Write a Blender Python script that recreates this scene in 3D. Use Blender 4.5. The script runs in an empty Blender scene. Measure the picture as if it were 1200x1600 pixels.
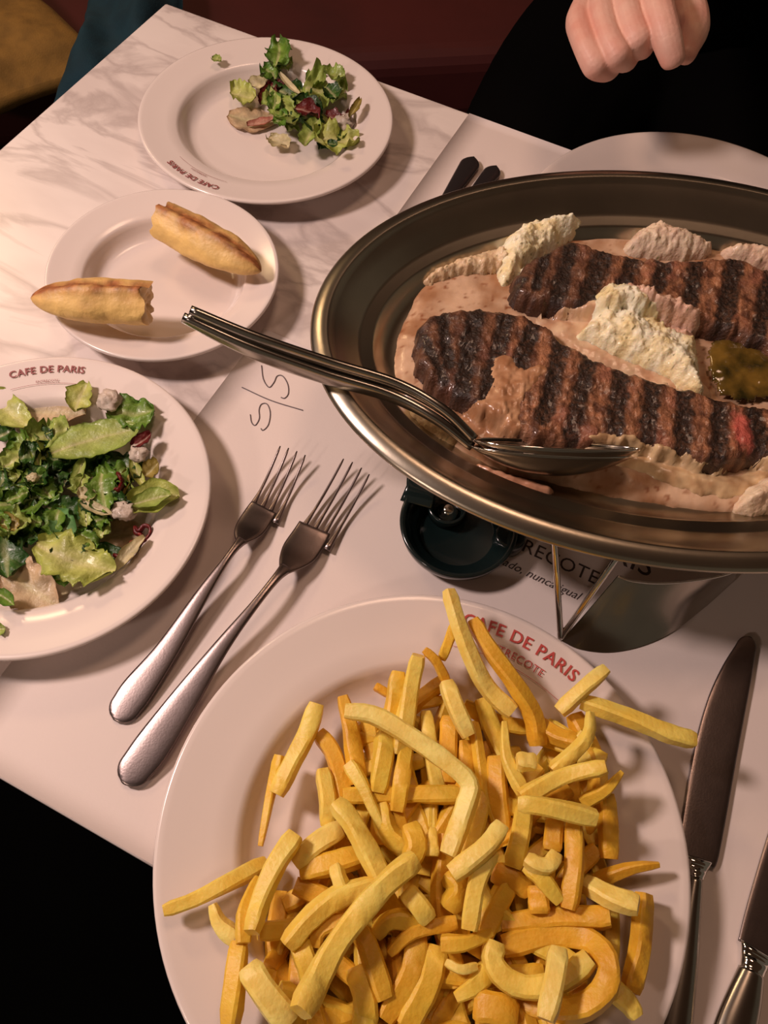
import bpy, math, random
import numpy as np
from mathutils import Vector, Matrix, noise
from math import sin, cos, pi, radians, sqrt, atan2, exp
random.seed(7)
SC = bpy.context.scene
COL = SC.collection

# ---------------------------------------------------------------- camera
F, PITCH, ROLL, H = 1260.0, radians(61.75), radians(6.2), 0.43
fwd = Vector((0, cos(PITCH), -sin(PITCH)))
_r0 = Vector((1, 0, 0)); _u0 = _r0.cross(fwd)
RT = _r0*cos(ROLL) + _u0*sin(ROLL)
UP = -_r0*sin(ROLL) + _u0*cos(ROLL)
cd = bpy.data.cameras.new('camera'); cam = bpy.data.objects.new('camera', cd); COL.objects.link(cam)
cd.sensor_fit = 'VERTICAL'; cd.sensor_height = 36; cd.lens = 36*F/1600; cd.clip_start = 0.02
cam.matrix_world = Matrix(((RT.x, UP.x, -fwd.x, 0), (RT.y, UP.y, -fwd.y, 0), (RT.z, UP.z, -fwd.z, H), (0, 0, 0, 1)))
SC.camera = cam
# ---------------------------------------------------------------- view, world, lights
SC.view_settings.view_transform = 'Standard'; SC.view_settings.look = 'None'
SC.view_settings.exposure = 0.0; SC.view_settings.gamma = 1.0; SC.view_settings.use_curve_mapping = False
w = bpy.data.worlds.new('room_light'); SC.world = w; w.use_nodes = True
w.node_tree.nodes['Background'].inputs[0].default_value = (0.088, 0.070, 0.050, 1)
w.node_tree.nodes['Background'].inputs[1].default_value = 1.0
def area(name, loc, target, size, power, color, shape='DISK'):
    l = bpy.data.lights.new(name, 'AREA'); l.shape = shape; l.size = size; l.energy = power; l.color = color
    o = bpy.data.objects.new(name, l); COL.objects.link(o); o.location = loc
    o.rotation_euler = (Vector(target)-Vector(loc)).to_track_quat('-Z', 'Y').to_euler()
    return o
area('pendant_light', (-.70, .26, .78), (-0.05, 0.25, 0), 0.15, 8.4, (1.0, 0.765, 0.695))
area('side_lamp', (-.75, -.62, .62), (0, 0.2, 0), 0.10, 1.9, (1.0, 0.74, 0.62))
area('overhead_fill', (0.15, 0.9, 2.0), (0, 0.3, 0), 0.5, 7, (1.0, 0.62, 0.42))  # added warm fill from above, stands for no known fixture
area('bench_fill', (-1.6, 2.0, 1.7), (-0.6, 1.1, -0.3), 0.4, 10, (1.0, 0.66, 0.36))  # unseen lamp added to brighten the bench and what lies on it

# ---------------------------------------------------------------- helpers
def at(x, y, z=0.0):
    "point of the horizontal plane z that the photograph shows at (x, y)"
    d = fwd + RT*((x-600)/F) - UP*((y-800)/F)
    return Vector((0, 0, H)) + d*((H-z)/-d.z)
def ray(x, y, depth):
    return Vector((0, 0, H)) + (fwd + RT*((x-600)/F) - UP*((y-800)/F))*depth
def px(P):
    d = Vector(P)-Vector((0, 0, H)); k = d.dot(fwd)
    return 600+F*d.dot(RT)/k, 800-F*d.dot(UP)/k
TX, TY = Vector((.93305, -.35974, 0)), Vector((.35974, .93305, 0))
TA = atan2(TX.y, TX.x)
def tab(x, y, z=0): return TX*x + TY*y + Vector((0, 0, z))
def S(r, g, b):
    f = lambda c: (c/255/12.92) if c/255 <= .04045 else ((c/255+.055)/1.055)**2.4
    return (f(r), f(g), f(b))
def nz(x, y, z=0.0, s=1.0): return noise.noise(Vector((x*s, y*s, z*s)))
def fbm(x, y, z, s, o=4):
    a, t = 1.0, 0.0
    for _ in range(o):
        t += a*noise.noise(Vector((x*s, y*s, z*s))); s *= 2.1; a *= .5
    return t
def mesh(name, V, Fc, m, parent=None, smooth=True, col=None, loc=None):
    me = bpy.data.meshes.new(name)
    me.from_pydata([tuple(v) for v in V], [], Fc)
    if smooth:
        me.polygons.foreach_set('use_smooth', [True]*len(me.polygons))
    if col is not None:
        a = me.color_attributes.new('Col', 'FLOAT_COLOR', 'POINT')
        a.data.foreach_set('color', np.array([(c[0], c[1], c[2], 1) for c in col], 'f').ravel())
    me.materials.append(m); me.update()
    o = bpy.data.objects.new(name, me); COL.objects.link(o)
    if loc is not None: o.location = loc
    if parent is not None: o.parent = parent
    return o
def tag(o, label=None, cat=None, group=None, kind=None):
    if label: o['label'] = label
    if cat: o['category'] = cat
    if group: o['group'] = group
    if kind: o['kind'] = kind
    return o
def empty(name, loc, label, cat, group=None, rz=0):
    o = bpy.data.objects.new(name, None); o.empty_display_size = .02; COL.objects.link(o)
    o.location = loc; o.rotation_euler = (0, 0, rz)
    return tag(o, label, cat, group)
def local(V, loc): return [Vector(v)-Vector(loc) for v in V]
def box(x0, x1, y0, y1, z0, z1):
    V = [Vector(p) for p in ((x0,y0,z0),(x1,y0,z0),(x1,y1,z0),(x0,y1,z0),(x0,y0,z1),(x1,y0,z1),(x1,y1,z1),(x0,y1,z1))]
    return V, [(0,3,2,1),(4,5,6,7),(0,1,5,4),(1,2,6,5),(2,3,7,6),(3,0,4,7)]
def bevel(o, wd=.002, seg=3):
    b = o.modifiers.new('bevel', 'BEVEL'); b.width = wd; b.segments = seg; b.limit_method = 'ANGLE'; return o
def lathe(prof, n=96, cx=0, cy=0, sx=1, sy=1):
    "closed profile of (r, z), revolved"
    V, Fc = [], []
    m = len(prof)
    for i in range(n):
        a = 2*pi*i/n
        for r, z in prof: V.append(Vector((cx+r*cos(a)*sx, cy+r*sin(a)*sy, z)))
    for i in range(n):
        j = (i+1) % n
        for k in range(m):
            l = (k+1) % m
            if k == m-1 and prof[0][0] < 1e-6 and prof[-1][0] < 1e-6: continue
            Fc.append((i*m+k, j*m+k, j*m+l, i*m+l))
    return V, Fc
def sweep(P, W, T, n=12, power=1.0, up=Vector((0, 0, 1)), ups=None, cap=True):
    "superelliptic section swept along P; W half width, T half thickness"
    V, Fc = [], []
    P = [Vector(p) for p in P]; N = len(P)
    for i in range(N):
        t = (P[min(i+1, N-1)]-P[max(i-1, 0)]).normalized()
        u = ups[i] if ups else up
        s = t.cross(u).normalized(); q = s.cross(t).normalized()
        for k in range(n):
            a = 2*pi*k/n + pi/n
            c_, s_ = cos(a), sin(a)
            V.append(P[i] + s*(W[i]*math.copysign(abs(c_)**power, c_)) + q*(T[i]*math.copysign(abs(s_)**power, s_)))
    for i in range(N-1):
        for k in range(n):
            l = (k+1) % n
            Fc.append((i*n+k, i*n+l, (i+1)*n+l, (i+1)*n+k))
    if cap:
        Fc.append(tuple(reversed(range(n)))); Fc.append(tuple((N-1)*n+k for k in range(n)))
    Fc = [tuple(reversed(f)) for f in Fc]
    return V, Fc
def join(*parts):
    V, Fc = [], []
    for v, f in parts:
        b = len(V); V += v; Fc += [tuple(i+b for i in q) for q in f]
    return V, Fc
def spline(P, n):
    "Catmull-Rom resampling of tuples"
    P = [np.array(p, float) for p in P]
    Q = [2*P[0]-P[1]] + P + [2*P[-1]-P[-2]]
    out = []
    m = len(P)-1
    for i in range(n):
        t = i/(n-1)*m; k = min(int(t), m-1); t -= k
        a, b, c, d = Q[k], Q[k+1], Q[k+2], Q[k+3]
        out.append(.5*((2*b)+(c-a)*t+(2*a-5*b+4*c-d)*t*t+(3*b-a-3*c+d)*t**3))
    return out
def tube(P, r, n=10): return sweep(P, [r]*len(P), [r]*len(P), n=n)

# ---------------------------------------------------------------- materials
def mat(name, col, rough=.5, metal=0, noise_amt=0, nscale=20, bump=0, bscale=60, sss=0, coat=0, attr=False, dark=None, spec=None, trans=0):
    m = bpy.data.materials.new(name); m.use_nodes = True
    nt = m.node_tree; p = nt.nodes['Principled BSDF']; L = nt.links
    p.inputs['Roughness'].default_value = rough; p.inputs['Metallic'].default_value = metal
    p.inputs['Base Color'].default_value = (*col, 1)
    if spec is not None: p.inputs['Specular IOR Level'].default_value = spec
    tc = nt.nodes.new('ShaderNodeTexCoord')
    base = None
    if attr:
        a = nt.nodes.new('ShaderNodeVertexColor'); a.layer_name = 'Col'; base = a.outputs[0]
    if noise_amt:
        n = nt.nodes.new('ShaderNodeTexNoise'); n.inputs['Scale'].default_value = nscale; n.inputs['Detail'].default_value = 5
        L.new(tc.outputs['Object'], n.inputs['Vector'])
        r = nt.nodes.new('ShaderNodeValToRGB'); r.color_ramp.elements[0].position = .35; r.color_ramp.elements[1].position = .65
        d = dark or tuple(c*(1-noise_amt) for c in ((1, 1, 1) if attr else col))
        r.color_ramp.elements[0].color = (*d, 1)
        r.color_ramp.elements[1].color = (1, 1, 1, 1) if attr else (*col, 1)
        L.new(n.outputs['Fac'], r.inputs['Fac'])
        if base:
            mx = nt.nodes.new('ShaderNodeMix'); mx.data_type = 'RGBA'; mx.blend_type = 'MULTIPLY'; mx.inputs[0].default_value = 1
            L.new(base, mx.inputs[6]); L.new(r.outputs[0], mx.inputs[7]); base = mx.outputs[2]
        else: base = r.outputs[0]
    if base: L.new(base, p.inputs['Base Color'])
    if bump:
        n2 = nt.nodes.new('ShaderNodeTexNoise'); n2.inputs['Scale'].default_value = bscale; n2.inputs['Detail'].default_value = 6
        L.new(tc.outputs['Object'], n2.inputs['Vector'])
        b = nt.nodes.new('ShaderNodeBump'); b.inputs['Strength'].default_value = bump; b.inputs['Distance'].default_value = .001
        L.new(n2.outputs['Fac'], b.inputs['Height']); L.new(b.outputs[0], p.inputs['Normal'])
    if sss:
        p.inputs['Subsurface Weight'].default_value = sss; p.inputs['Subsurface Scale'].default_value = .004
        p.inputs['Subsurface Radius'].default_value = (1, .6, .3)
    if coat:
        p.inputs['Coat Weight'].default_value = coat; p.inputs['Coat Roughness'].default_value = .12
    if trans:
        out = nt.nodes['Material Output']; tr = nt.nodes.new('ShaderNodeBsdfTranslucent'); ms = nt.nodes.new('ShaderNodeMixShader')
        ms.inputs[0].default_value = trans
        if base: L.new(base, tr.inputs[0])
        else: tr.inputs[0].default_value = (*col, 1)
        L.new(p.outputs[0], ms.inputs[1]); L.new(tr.outputs[0], ms.inputs[2]); L.new(ms.outputs[0], out.inputs[0])
    return m
def marble():
    m = mat('marble', S(226, 214, 208), .28)
    nt = m.node_tree; L = nt.links; p = nt.nodes['Principled BSDF']
    tc = nt.nodes.new('ShaderNodeTexCoord'); mp = nt.nodes.new('ShaderNodeMapping')
    mp.inputs['Rotation'].default_value = (0, 0, .9); mp.inputs['Scale'].default_value = (1, 2.6, 1)
    n1 = nt.nodes.new('ShaderNodeTexNoise'); n1.inputs['Scale'].default_value = 5; n1.inputs['Detail'].default_value = 8; n1.inputs['Distortion'].default_value = 1.4
    r1 = nt.nodes.new('ShaderNodeValToRGB'); e = r1.color_ramp.elements
    e[0].position = .45; e[0].color = (1, 1, 1, 1); e[1].position = .55; e[1].color = (1, 1, 1, 1)
    k = e.new(.5); k.color = (.74, .72, .72, 1)
    n2 = nt.nodes.new('ShaderNodeTexNoise'); n2.inputs['Scale'].default_value = 7; n2.inputs['Detail'].default_value = 4
    r2 = nt.nodes.new('ShaderNodeValToRGB'); r2.color_ramp.elements[0].position = .35; r2.color_ramp.elements[1].position = .6
    r2.color_ramp.elements[0].color = (.86, .84, .84, 1); r2.color_ramp.elements[1].color = (1, 1, 1, 1)
    mx = nt.nodes.new('ShaderNodeMix'); mx.data_type = 'RGBA'; mx.blend_type = 'MULTIPLY'; mx.inputs[0].default_value = 1
    m2 = nt.nodes.new('ShaderNodeMix'); m2.data_type = 'RGBA'; m2.blend_type = 'MULTIPLY'; m2.inputs[0].default_value = 1
    L.new(tc.outputs['Object'], mp.inputs[0]); L.new(mp.outputs[0], n1.inputs['Vector']); L.new(mp.outputs[0], n2.inputs['Vector'])
    L.new(n1.outputs['Fac'], r1.inputs[0]); L.new(n2.outputs['Fac'], r2.inputs[0])
    L.new(r1.outputs[0], mx.inputs[6]); L.new(r2.outputs[0], mx.inputs[7])
    m2.inputs[6].default_value = (*S(232, 220, 214), 1); L.new(mx.outputs[2], m2.inputs[7]); L.new(m2.outputs[2], p.inputs['Base Color'])
    return m
M = dict(
    marble=marble(),
    marble_edge=mat('marble_edge', S(226, 216, 208), .35),
    paper=mat('paper', S(228, 214, 208), .75, noise_amt=.04, nscale=9, bump=.05, bscale=700),
    china=mat('china', S(228, 214, 207), .22, coat=.25, noise_amt=.03, nscale=8),
    steel=mat('steel', (.44, .40, .35), .22, 1, noise_amt=.12, nscale=40),
    platter=mat('platter_steel', (.50, .44, .35), .3, 1, noise_amt=.2, nscale=14, bump=.03, bscale=300),
    cutlery=mat('worn_cutlery_steel', (.29, .235, .225), .30, 1, noise_amt=.12, nscale=120, bump=.04, bscale=900),
    chrome=mat('chrome', (.75, .72, .68), .08, 1),
    dark=mat('dark_enamel', S(18, 30, 30), .16, coat=.5),
    darkmetal=mat('dark_handle', (.05, .04, .04), .3, .6),
    red=mat('red_print', S(186, 66, 62), .5), maroon=mat('maroon_print', S(140, 66, 66), .5),
    ink=mat('black_ink', S(74, 62, 60), .6), pencil=mat('pen_ink', S(96, 84, 88), .6),
    fry=mat('fried_potato', (.8, .55, .15), .46, attr=True, noise_amt=.16, nscale=75, bump=.45, bscale=420, sss=.3, dark=(.95, .82, .55)),
    leaf=mat('salad_leaf', (.2, .4, .05), .38, attr=True, noise_amt=.3, nscale=120, bump=.8, bscale=380, coat=.15, trans=.3),
    meat=mat('grilled_meat', (.2, .08, .05), .5, attr=True, noise_amt=.3, nscale=260, bump=1.0, bscale=620, coat=.3),
    sauce=mat('cream_sauce', (.5, .3, .2), .3, attr=True, noise_amt=.12, nscale=90, bump=.25, bscale=260, coat=.2, sss=.15),
    butter=mat('herb_butter', (.8, .7, .5), .42, attr=True, noise_amt=.10, nscale=260, bump=.9, bscale=420, sss=.25, coat=.2),
    oil=mat('herb_oil', S(128, 98, 40), .1, coat=.6, noise_amt=.6, nscale=60, dark=S(48, 42, 16)),
    crust=mat('bread_crust', (.7, .45, .2), .5, attr=True, noise_amt=.14, nscale=110, bump=.6, bscale=300),
    skin=mat('skin', S(228, 182, 164), .5, noise_amt=.1, nscale=45, bump=.35, bscale=320, sss=.0, dark=S(222, 160, 142)),
    nail=mat('nail', S(224, 165, 148), .3),
    cloth=mat('black_cloth', (.0025, .0022, .0022), .95, spec=.03),
    floor=mat('dark_floor', (.0015, .0015, .0015), .8, noise_amt=.4, nscale=4, spec=.02),
    wallm=mat('dark_red_wall', (.05, .012, .01), .8, noise_amt=.3, nscale=3),
    ceilm=mat('ceiling_paint', S(190, 160, 140), .9),
    bench=mat('red_leather', (.085, .009, .008), .75, noise_amt=.3, nscale=6, bump=.2, bscale=90),
    benchwood=mat('bench_front', (.006, .003, .003), .6),
    gold=mat('gold_fabric', S(150, 112, 48), .85, noise_amt=.3, nscale=50, bump=.5, bscale=500),
    teal=mat('teal_fabric', S(16, 60, 76), .85, noise_amt=.3, nscale=30, bump=.5, bscale=400),
    iron=mat('cast_iron', (.01, .01, .01), .5),
)

# ---------------------------------------------------------------- room
FL = -0.75
def struct(name, V, Fc, m):
    o = mesh(name, V, Fc, m, smooth=False); o['kind'] = 'structure'; return o
struct('floor', *box(-3.0, 3.0, -2.0, 3.0, FL-.05, FL), M['floor'])
struct('wall_back', *box(-3.0, 3.0, 3.0, 3.1, FL, 1.9), M['wallm'])
struct('ceiling', *box(-3.1, 3.1, -2.0, 3.1, 2.2, 2.3), M['ceilm'])
struct('wall_left', *box(-3.1, -3.0, -2.0, 3.0, FL, 1.9), M['wallm'])

# bench behind the table, running parallel to it
B0 = at(0, 122, -.30)
B1 = at(650, 88, -.30); BD = (B1-B0).normalized(); BN = Vector((-BD.y, BD.x, 0)); BA = atan2(BD.y, BD.x)
bb_ = B0 + BD*.9 + BN*.25; bb_.z = FL
bench = empty('bench', bb_, 'dark red leather bench running along the far side behind the marble table', 'bench', rz=BA)
bench_len = 1.45
o = mesh('seat', *box(-bench_len, bench_len, -.25, .30, .33, .45), M['bench'], bench, False); bevel(o, .03, 4)
o = mesh('base', *box(-bench_len+.02, bench_len-.02, -.21, .28, 0, .33), M['benchwood'], bench, False)
o = mesh('backrest', *box(-bench_len, bench_len, .30, .42, .0, .95), M['bench'], bench, False); bevel(o, .03, 4)
# cushion and folded jacket on the bench
def cushion(V0, a, b, c, n=24, seed=0):
    V, Fc = [], []
    for i in range(n+1):
        for j in range(n+1):
            u, v = i/n*2-1, j/n*2-1
            e = (max(0, 1-u**4)*max(0, 1-v**4))**.5
            V.append(Vector((u*a*(1-.08*(1-abs(v))), v*b*(1-.08*(1-abs(u))), c*e*(1+.12*nz(u, v, seed, 3)))))
    m = len(V); V += [Vector((p.x, p.y, -p.z)) for p in V]
    for i in range(n):
        for j in range(n):
            q = (i*(n+1)+j, (i+1)*(n+1)+j, (i+1)*(n+1)+j+1, i*(n+1)+j+1)
            Fc.append(q); Fc.append(tuple(k+m for k in reversed(q)))
    rim = [j for j in range(n+1)]+[i*(n+1)+n for i in range(1, n+1)]+[n*(n+1)+j for j in range(n-1, -1, -1)]+[i*(n+1) for i in range(n-1, 0, -1)]
    for a_, b_ in zip(rim, rim[1:]+rim[:1]): Fc.append((b_, a_, a_+m, b_+m))
    return V, Fc
cp = at(-58, 18, -.2)
o = mesh('cushion', *cushion(None, .12, .13, .045), M['gold'], loc=(cp.x, cp.y, -.24))
o.rotation_euler = (0, 0, BA+.5)
tag(o, 'mustard gold cushion lying on the bench in the top left corner', 'cushion')
jp = at(180, 52, -.24)
V, Fc = cushion(None, .06, .15, .04, 30, 5)
V = [Vector((v.x*(1+.12*sin(v.y*30)), v.y, v.z*(1+.35*sin(v.x*60+v.y*25))+.004*nz(v.x, v.y, 2, 40))) for v in V]
o = mesh('jacket', V, Fc, M['teal'], loc=(jp.x+.015, jp.y, -.245)); o.rotation_euler = (0, 0, BA-.2)
tag(o, 'dark teal jacket bundled on the bench beside the gold cushion', 'jacket')

# ---------------------------------------------------------------- table
x0, x1, y0, y1 = -.486, .80, -.0115, .5848
tc_ = tab((x0+x1)/2, (y0+y1)/2)
table = empty('table', (tc_.x, tc_.y, FL), 'rectangular white marble bistro table with grey veins', 'table', rz=TA)
hx, hy = (x1-x0)/2, (y1-y0)/2
o = mesh('tabletop', *box(-hx, hx, -hy, hy, .725, .75), M['marble'], table, False); bevel(o, .0025, 3)
o = mesh('column', *lathe([(0, .02), (.04, .02), (.035, .1), (.035, .7), (.16, .724), (0, .724)], 32), M['iron'], table)
o = mesh('base', *lathe([(0, 0), (.25, 0), (.25, .012), (.06, .03), (0, .03)], 40), M['iron'], table)

# lettering -----------------------------------------------------------------
def text_mesh(s, size, shear=0, bold=0, space=1.0):
    c = bpy.data.curves.new('t', 'FONT'); c.body = s; c.size = size; c.shear = shear; c.offset = bold; c.space_character = space
    c.align_x = 'CENTER'; c.resolution_u = 3
    o = bpy.data.objects.new('t', c); COL.objects.link(o)
    dg = bpy.context.evaluated_depsgraph_get(); me = o.evaluated_get(dg).to_mesh()
    V = [v.co.copy() for v in me.vertices]; Fc = [tuple(p.vertices) for p in me.polygons]
    o.evaluated_get(dg).to_mesh_clear(); bpy.data.objects.remove(o); bpy.data.curves.remove(c)
    return V, Fc

# paper place mats
def placemat(xa, xb, ya, yb, label):
    c = tab((xa+xb)/2, (ya+yb)/2)
    a, b = (xb-xa)/2, (yb-ya)/2
    n = 24
    V, Fc = [], []
    for s in (1, 0):
        for i in range(n+1):
            for j in range(n+1):
                x, y = -a+2*a*i/n, -b+2*b*j/n
                V.append(Vector((x, y, .0002+.0004*s + .00015*nz(x, y, 0, 14)*s)))
    m = (n+1)**2
    for i in range(n):
        for j in range(n):
            q = (i*(n+1)+j, (i+1)*(n+1)+j, (i+1)*(n+1)+j+1, i*(n+1)+j+1)
            Fc.append(q); Fc.append(tuple(k+m for k in reversed(q)))
    rim = [j for j in range(n+1)]+[i*(n+1)+n for i in range(1, n+1)]+[n*(n+1)+j for j in range(n-1, -1, -1)]+[i*(n+1) for i in range(n-1, 0, -1)]
    for p, q in zip(rim, rim[1:]+rim[:1]): Fc.append((q, p, p+m, q+m))
    e = empty('placemat', (c.x, c.y, 0), label, 'placemat', rz=TA)
    mesh('sheet', V, Fc, M['paper'], e)
    return e, (xa+xb)/2, (ya+yb)/2
mat1, mcx, mcy = placemat(-.219, .235, -.0105, .3035, 'white paper place mat on the near side with handwritten S/S and printed wording')
mat2, _, _ = placemat(-.188, .266, .330, .5838, 'plain white paper place mat on the far side, next to topmost plate')
def mat_text(s, size, x, y, name, **k):
    V, Fc = text_mesh(s, size, **k)
    V = [Vector((v.x+x-mcx, v.y+y-mcy, .0009)) for v in V]
    return mesh(name, V, Fc, M['ink'], mat1, False)
mat_text('CAFE DE PARIS', .0200, .009, .2500, 'lettering')
mat_text('ENTRECOTE', .0125, .0120, .2305, 'lettering', space=1.05)
mat_text('Imitado, nunca igual', .0075, .0120, .2165, 'lettering', shear=.35)
def pen(pts):
    q = spline([(a/2.052+160, b/2.052+460) for a, b in pts], 40)
    P = []
    for a, b in q:
        p = at(a, b, .0008); P.append(Vector((p.dot(TX)-mcx, p.dot(TY)-mcy, .0009)))
    return sweep(P, [.00035]*40, [.0002]*40, n=6)
for st in ([(510, 228), (516, 272), (534, 298), (550, 282), (560, 262), (578, 262), (594, 288), (596, 318), (584, 333), (572, 330)],
           [(447, 298), (540, 340), (643, 372)],
           [(474, 385), (478, 410), (490, 420), (503, 398), (502, 370), (510, 352), (528, 352), (538, 380), (532, 418), (515, 436), (508, 430)]):
    mesh('pen_stroke', *pen(st), M['pencil'], mat1)

# ---------------------------------------------------------------- plates
def rim_z(t, h=.0205):   # top surface of a plate at t = r/R
    pts = [(0, .0034), (.56, .0034), (.62, .0046), (.665, .0090), (.695, .0140), (.72, .0162), (.985, h), (1.0, h-.0006)]
    for (a, za), (b, zb) in zip(pts, pts[1:]):
        if t <= b: return za+(zb-za)*(t-a)/(b-a)
    return h
def plate(c, R, label, group=None, ang=None, m='red', word2='ENTRECOTE', size=.0088, r_text=.905, cat='plate'):
    e = empty('plate', (c[0], c[1], 0.0008), label, cat, group)
    prof = [(0, .0034), (.3, .0034), (.56, .0034), (.60, .0038), (.635, .0058), (.665, .0090), (.685, .0125), (.700, .0148), (.72, .0162),
            (.80, .0171), (.90, .0190), (.965, .0204), (.985, .0208), (.996, .0205), (1.0, .0195), (.998, .0184), (.985, .0176),
            (.80, .0138), (.72, .0118), (.68, .0070), (.65, .0016), (.63, 0), (.60, 0), (.585, .0012), (.3, .0014), (0, .0014)]
    V, Fc = lathe([(r*R, z) for r, z in prof], 128)
    mesh('dish', V, Fc, M['china'], e)
    def arc(s, size, rr, mt, bold=0):
        V, Fc = text_mesh(s, size, bold=bold, space=1.06)
        out = []
        for v in V:
            r = rr*R + v.y; a = ang - v.x/(rr*R)
            out.append(Vector((r*cos(a), r*sin(a), rim_z(r/R)+.0007)))
        mesh('lettering', out, Fc, M[mt], e, False)
    if ang is not None:
        arc('CAFE DE PARIS', size, r_text-.02, m, .00012)
        if word2: arc(word2, size*(.62 if m == 'red' else .36), r_text-.088, m)
        V, Fc = [], []
        L = size*3.4; rr = (r_text-(.118 if m == 'red' else .098))*R
        for i in range(21):
            a = ang-(-L+2*L*i/20)/rr
            for r in (rr-.00012, rr+.00012): V.append(Vector((r*cos(a), r*sin(a), rim_z(r/R)+.0007)))
        Fc = [(2*i, 2*i+1, 2*i+3, 2*i+2) for i in range(20)]
        mesh('ruled_line', V, Fc, M[m], e, False)
    return e
PT = (-.1232, .5558, .0978); PB = (-.1654, .3862, .0775); PS = (-.1976, .2075, .0981); PF = (.0362, .0455, .1265)
def ang_of(P, x, y):
    p = at(x, y, .02); return atan2(p.y-P[1], p.x-P[0])
plate(PT, PT[2], 'white plate with upside-down red lettering, topmost on the table, few salad scraps on it', ang=ang_of(PT, 300, 276), m='maroon', size=.0066)
plate(PB, PB[2], 'small white side plate holding two pieces of bread', None)
plate(PS, PS[2], 'white plate full of green salad cut by the left edge', ang=ang_of(PS, 74, 583), m='maroon', word2='ENTRECOTE', size=.0064)
plate(PF, PF[2], 'large white plate heaped with fries in the foreground', ang=ang_of(PF, 812, 1010), size=.0094)
plate((.2022, .456), .131, 'large empty white plate behind the steel platter, past the table edge', None)

# ---------------------------------------------------------------- platter
PZ = .085
pc = Vector((.1553, .3160, 0)); PAX, PBX, PROT = .2080, .1420, radians(4.1)
ca, sa = cos(PROT), sin(PROT)
def ell(d, a, z):
    "point on the ring d inside the outer edge"
    x, y = (PAX-d)*cos(a), (PBX-d)*sin(a)
    return Vector((x*ca-y*sa, x*sa+y*ca, z))
prof = [(0, -.0042), (.0006, -.0030), (.002, -.0018), (.006, -.0004), (.0090, 0), (.0102, -.0004), (.0112, -.0022), (.0135, -.0035), (.020, -.0085), (.0265, -.0145), (.0285, -.0160),
        (.0345, -.0168), (.0360, -.0180), (.0385, -.0225), (.0425, -.0268), (.047, -.0285), (.052, -.029)]
N = 160
V, Fc = [], []
for s in (0, 1):
    for i in range(N):
        a = 2*pi*i/N
        for d, z in prof: V.append(ell(d+(.0004 if s else 0), a, z-(.0012 if s else 0)))
m = len(prof)
for s in (0, 1):
    for i in range(N):
        j = (i+1) % N; b = s*N*m
        for k in range(m-1):
            q = (b+i*m+k, b+j*m+k, b+j*m+k+1, b+i*m+k+1)
            Fc.append(q if not s else q[::-1])
for i in range(N):
    j = (i+1) % N
    Fc.append((i*m, N*m+i*m, N*m+j*m, j*m))
Fc.append(tuple(i*m+m-1 for i in range(N))); Fc.append(tuple(N*m+i*m+m-1 for i in reversed(range(N))))
plat = mesh('platter', V, Fc, M['platter'], loc=(pc.x, pc.y, PZ))
tag(plat, 'large oval stainless steel platter with wide stepped rim carrying sliced steaks', 'platter')
PF_Z = PZ-.029

# warming stand under it
def wire(pts, r=.0017, n=40): return tube([Vector(p) for p in spline(pts, n)], r, 10)
stand = empty('warming_stand', (pc.x, pc.y, 0), 'chrome wire warming stand holding up the oval steel platter', 'stand')
def loc3(p): return (p[0]-pc.x, p[1]-pc.y, p[2])
ring = [Vector((.118*cos(a)*ca-.062*sin(a)*sa, .118*cos(a)*sa+.062*sin(a)*ca, PF_Z-.0034)) for a in [2*pi*i/72 for i in range(73)]]
mesh('ring', *tube(ring, .0016, 10), M['chrome'], stand)
f1 = at(876, 996, .0018); t1 = at(866, 842, .0535); t2 = at(966, 868, .050)
def vleg(f, a, b):
    pts = [a, a.lerp(f, .5), a.lerp(f, .9), f+Vector((0, 0, .0005)), b.lerp(f, .9), b.lerp(f, .5), b]
    return mesh('leg', *wire([loc3(p) for p in pts], .0019, 60), M['chrome'], stand)
vleg(f1, t1, t2)
c3 = Vector((pc.x, pc.y, 0))
def mir(p, mx, my):
    q = Vector(p)-c3; x = q.x*ca+q.y*sa; y = -q.x*sa+q.y*ca
    x *= mx; y *= my
    return c3+Vector((x*ca-y*sa, x*sa+y*ca, q.z))
vleg(mir(f1, -1, .08), mir(t1, -1, .1), mir(t2, -1, -.3))
vleg(mir(f1, 1, .08), mir(t1, 1, .1), mir(t2, 1, -.3))
vleg(at(1130, 870, .0018), at(1092, 868, .05), at(1160, 860, .053))
# curved sheet filling in the dark area beside the near foot
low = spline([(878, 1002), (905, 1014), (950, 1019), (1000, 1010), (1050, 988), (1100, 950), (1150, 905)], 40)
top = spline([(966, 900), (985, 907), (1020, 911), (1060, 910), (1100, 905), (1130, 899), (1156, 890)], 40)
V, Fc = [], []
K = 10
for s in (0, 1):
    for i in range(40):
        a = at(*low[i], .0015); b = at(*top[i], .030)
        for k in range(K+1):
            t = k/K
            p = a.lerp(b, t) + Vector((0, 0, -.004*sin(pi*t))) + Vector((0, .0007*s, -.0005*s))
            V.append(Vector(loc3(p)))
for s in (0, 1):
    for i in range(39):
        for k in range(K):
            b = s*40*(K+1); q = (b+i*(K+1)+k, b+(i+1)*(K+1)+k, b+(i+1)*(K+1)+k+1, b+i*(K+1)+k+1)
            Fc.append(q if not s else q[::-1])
mesh('curved_sheet', V, Fc, M['steel'], stand)
mesh('sheet_edge', *tube([Vector(loc3(at(*q, .0305))) for q in top], .0007, 8), M['chrome'], stand)

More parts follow.
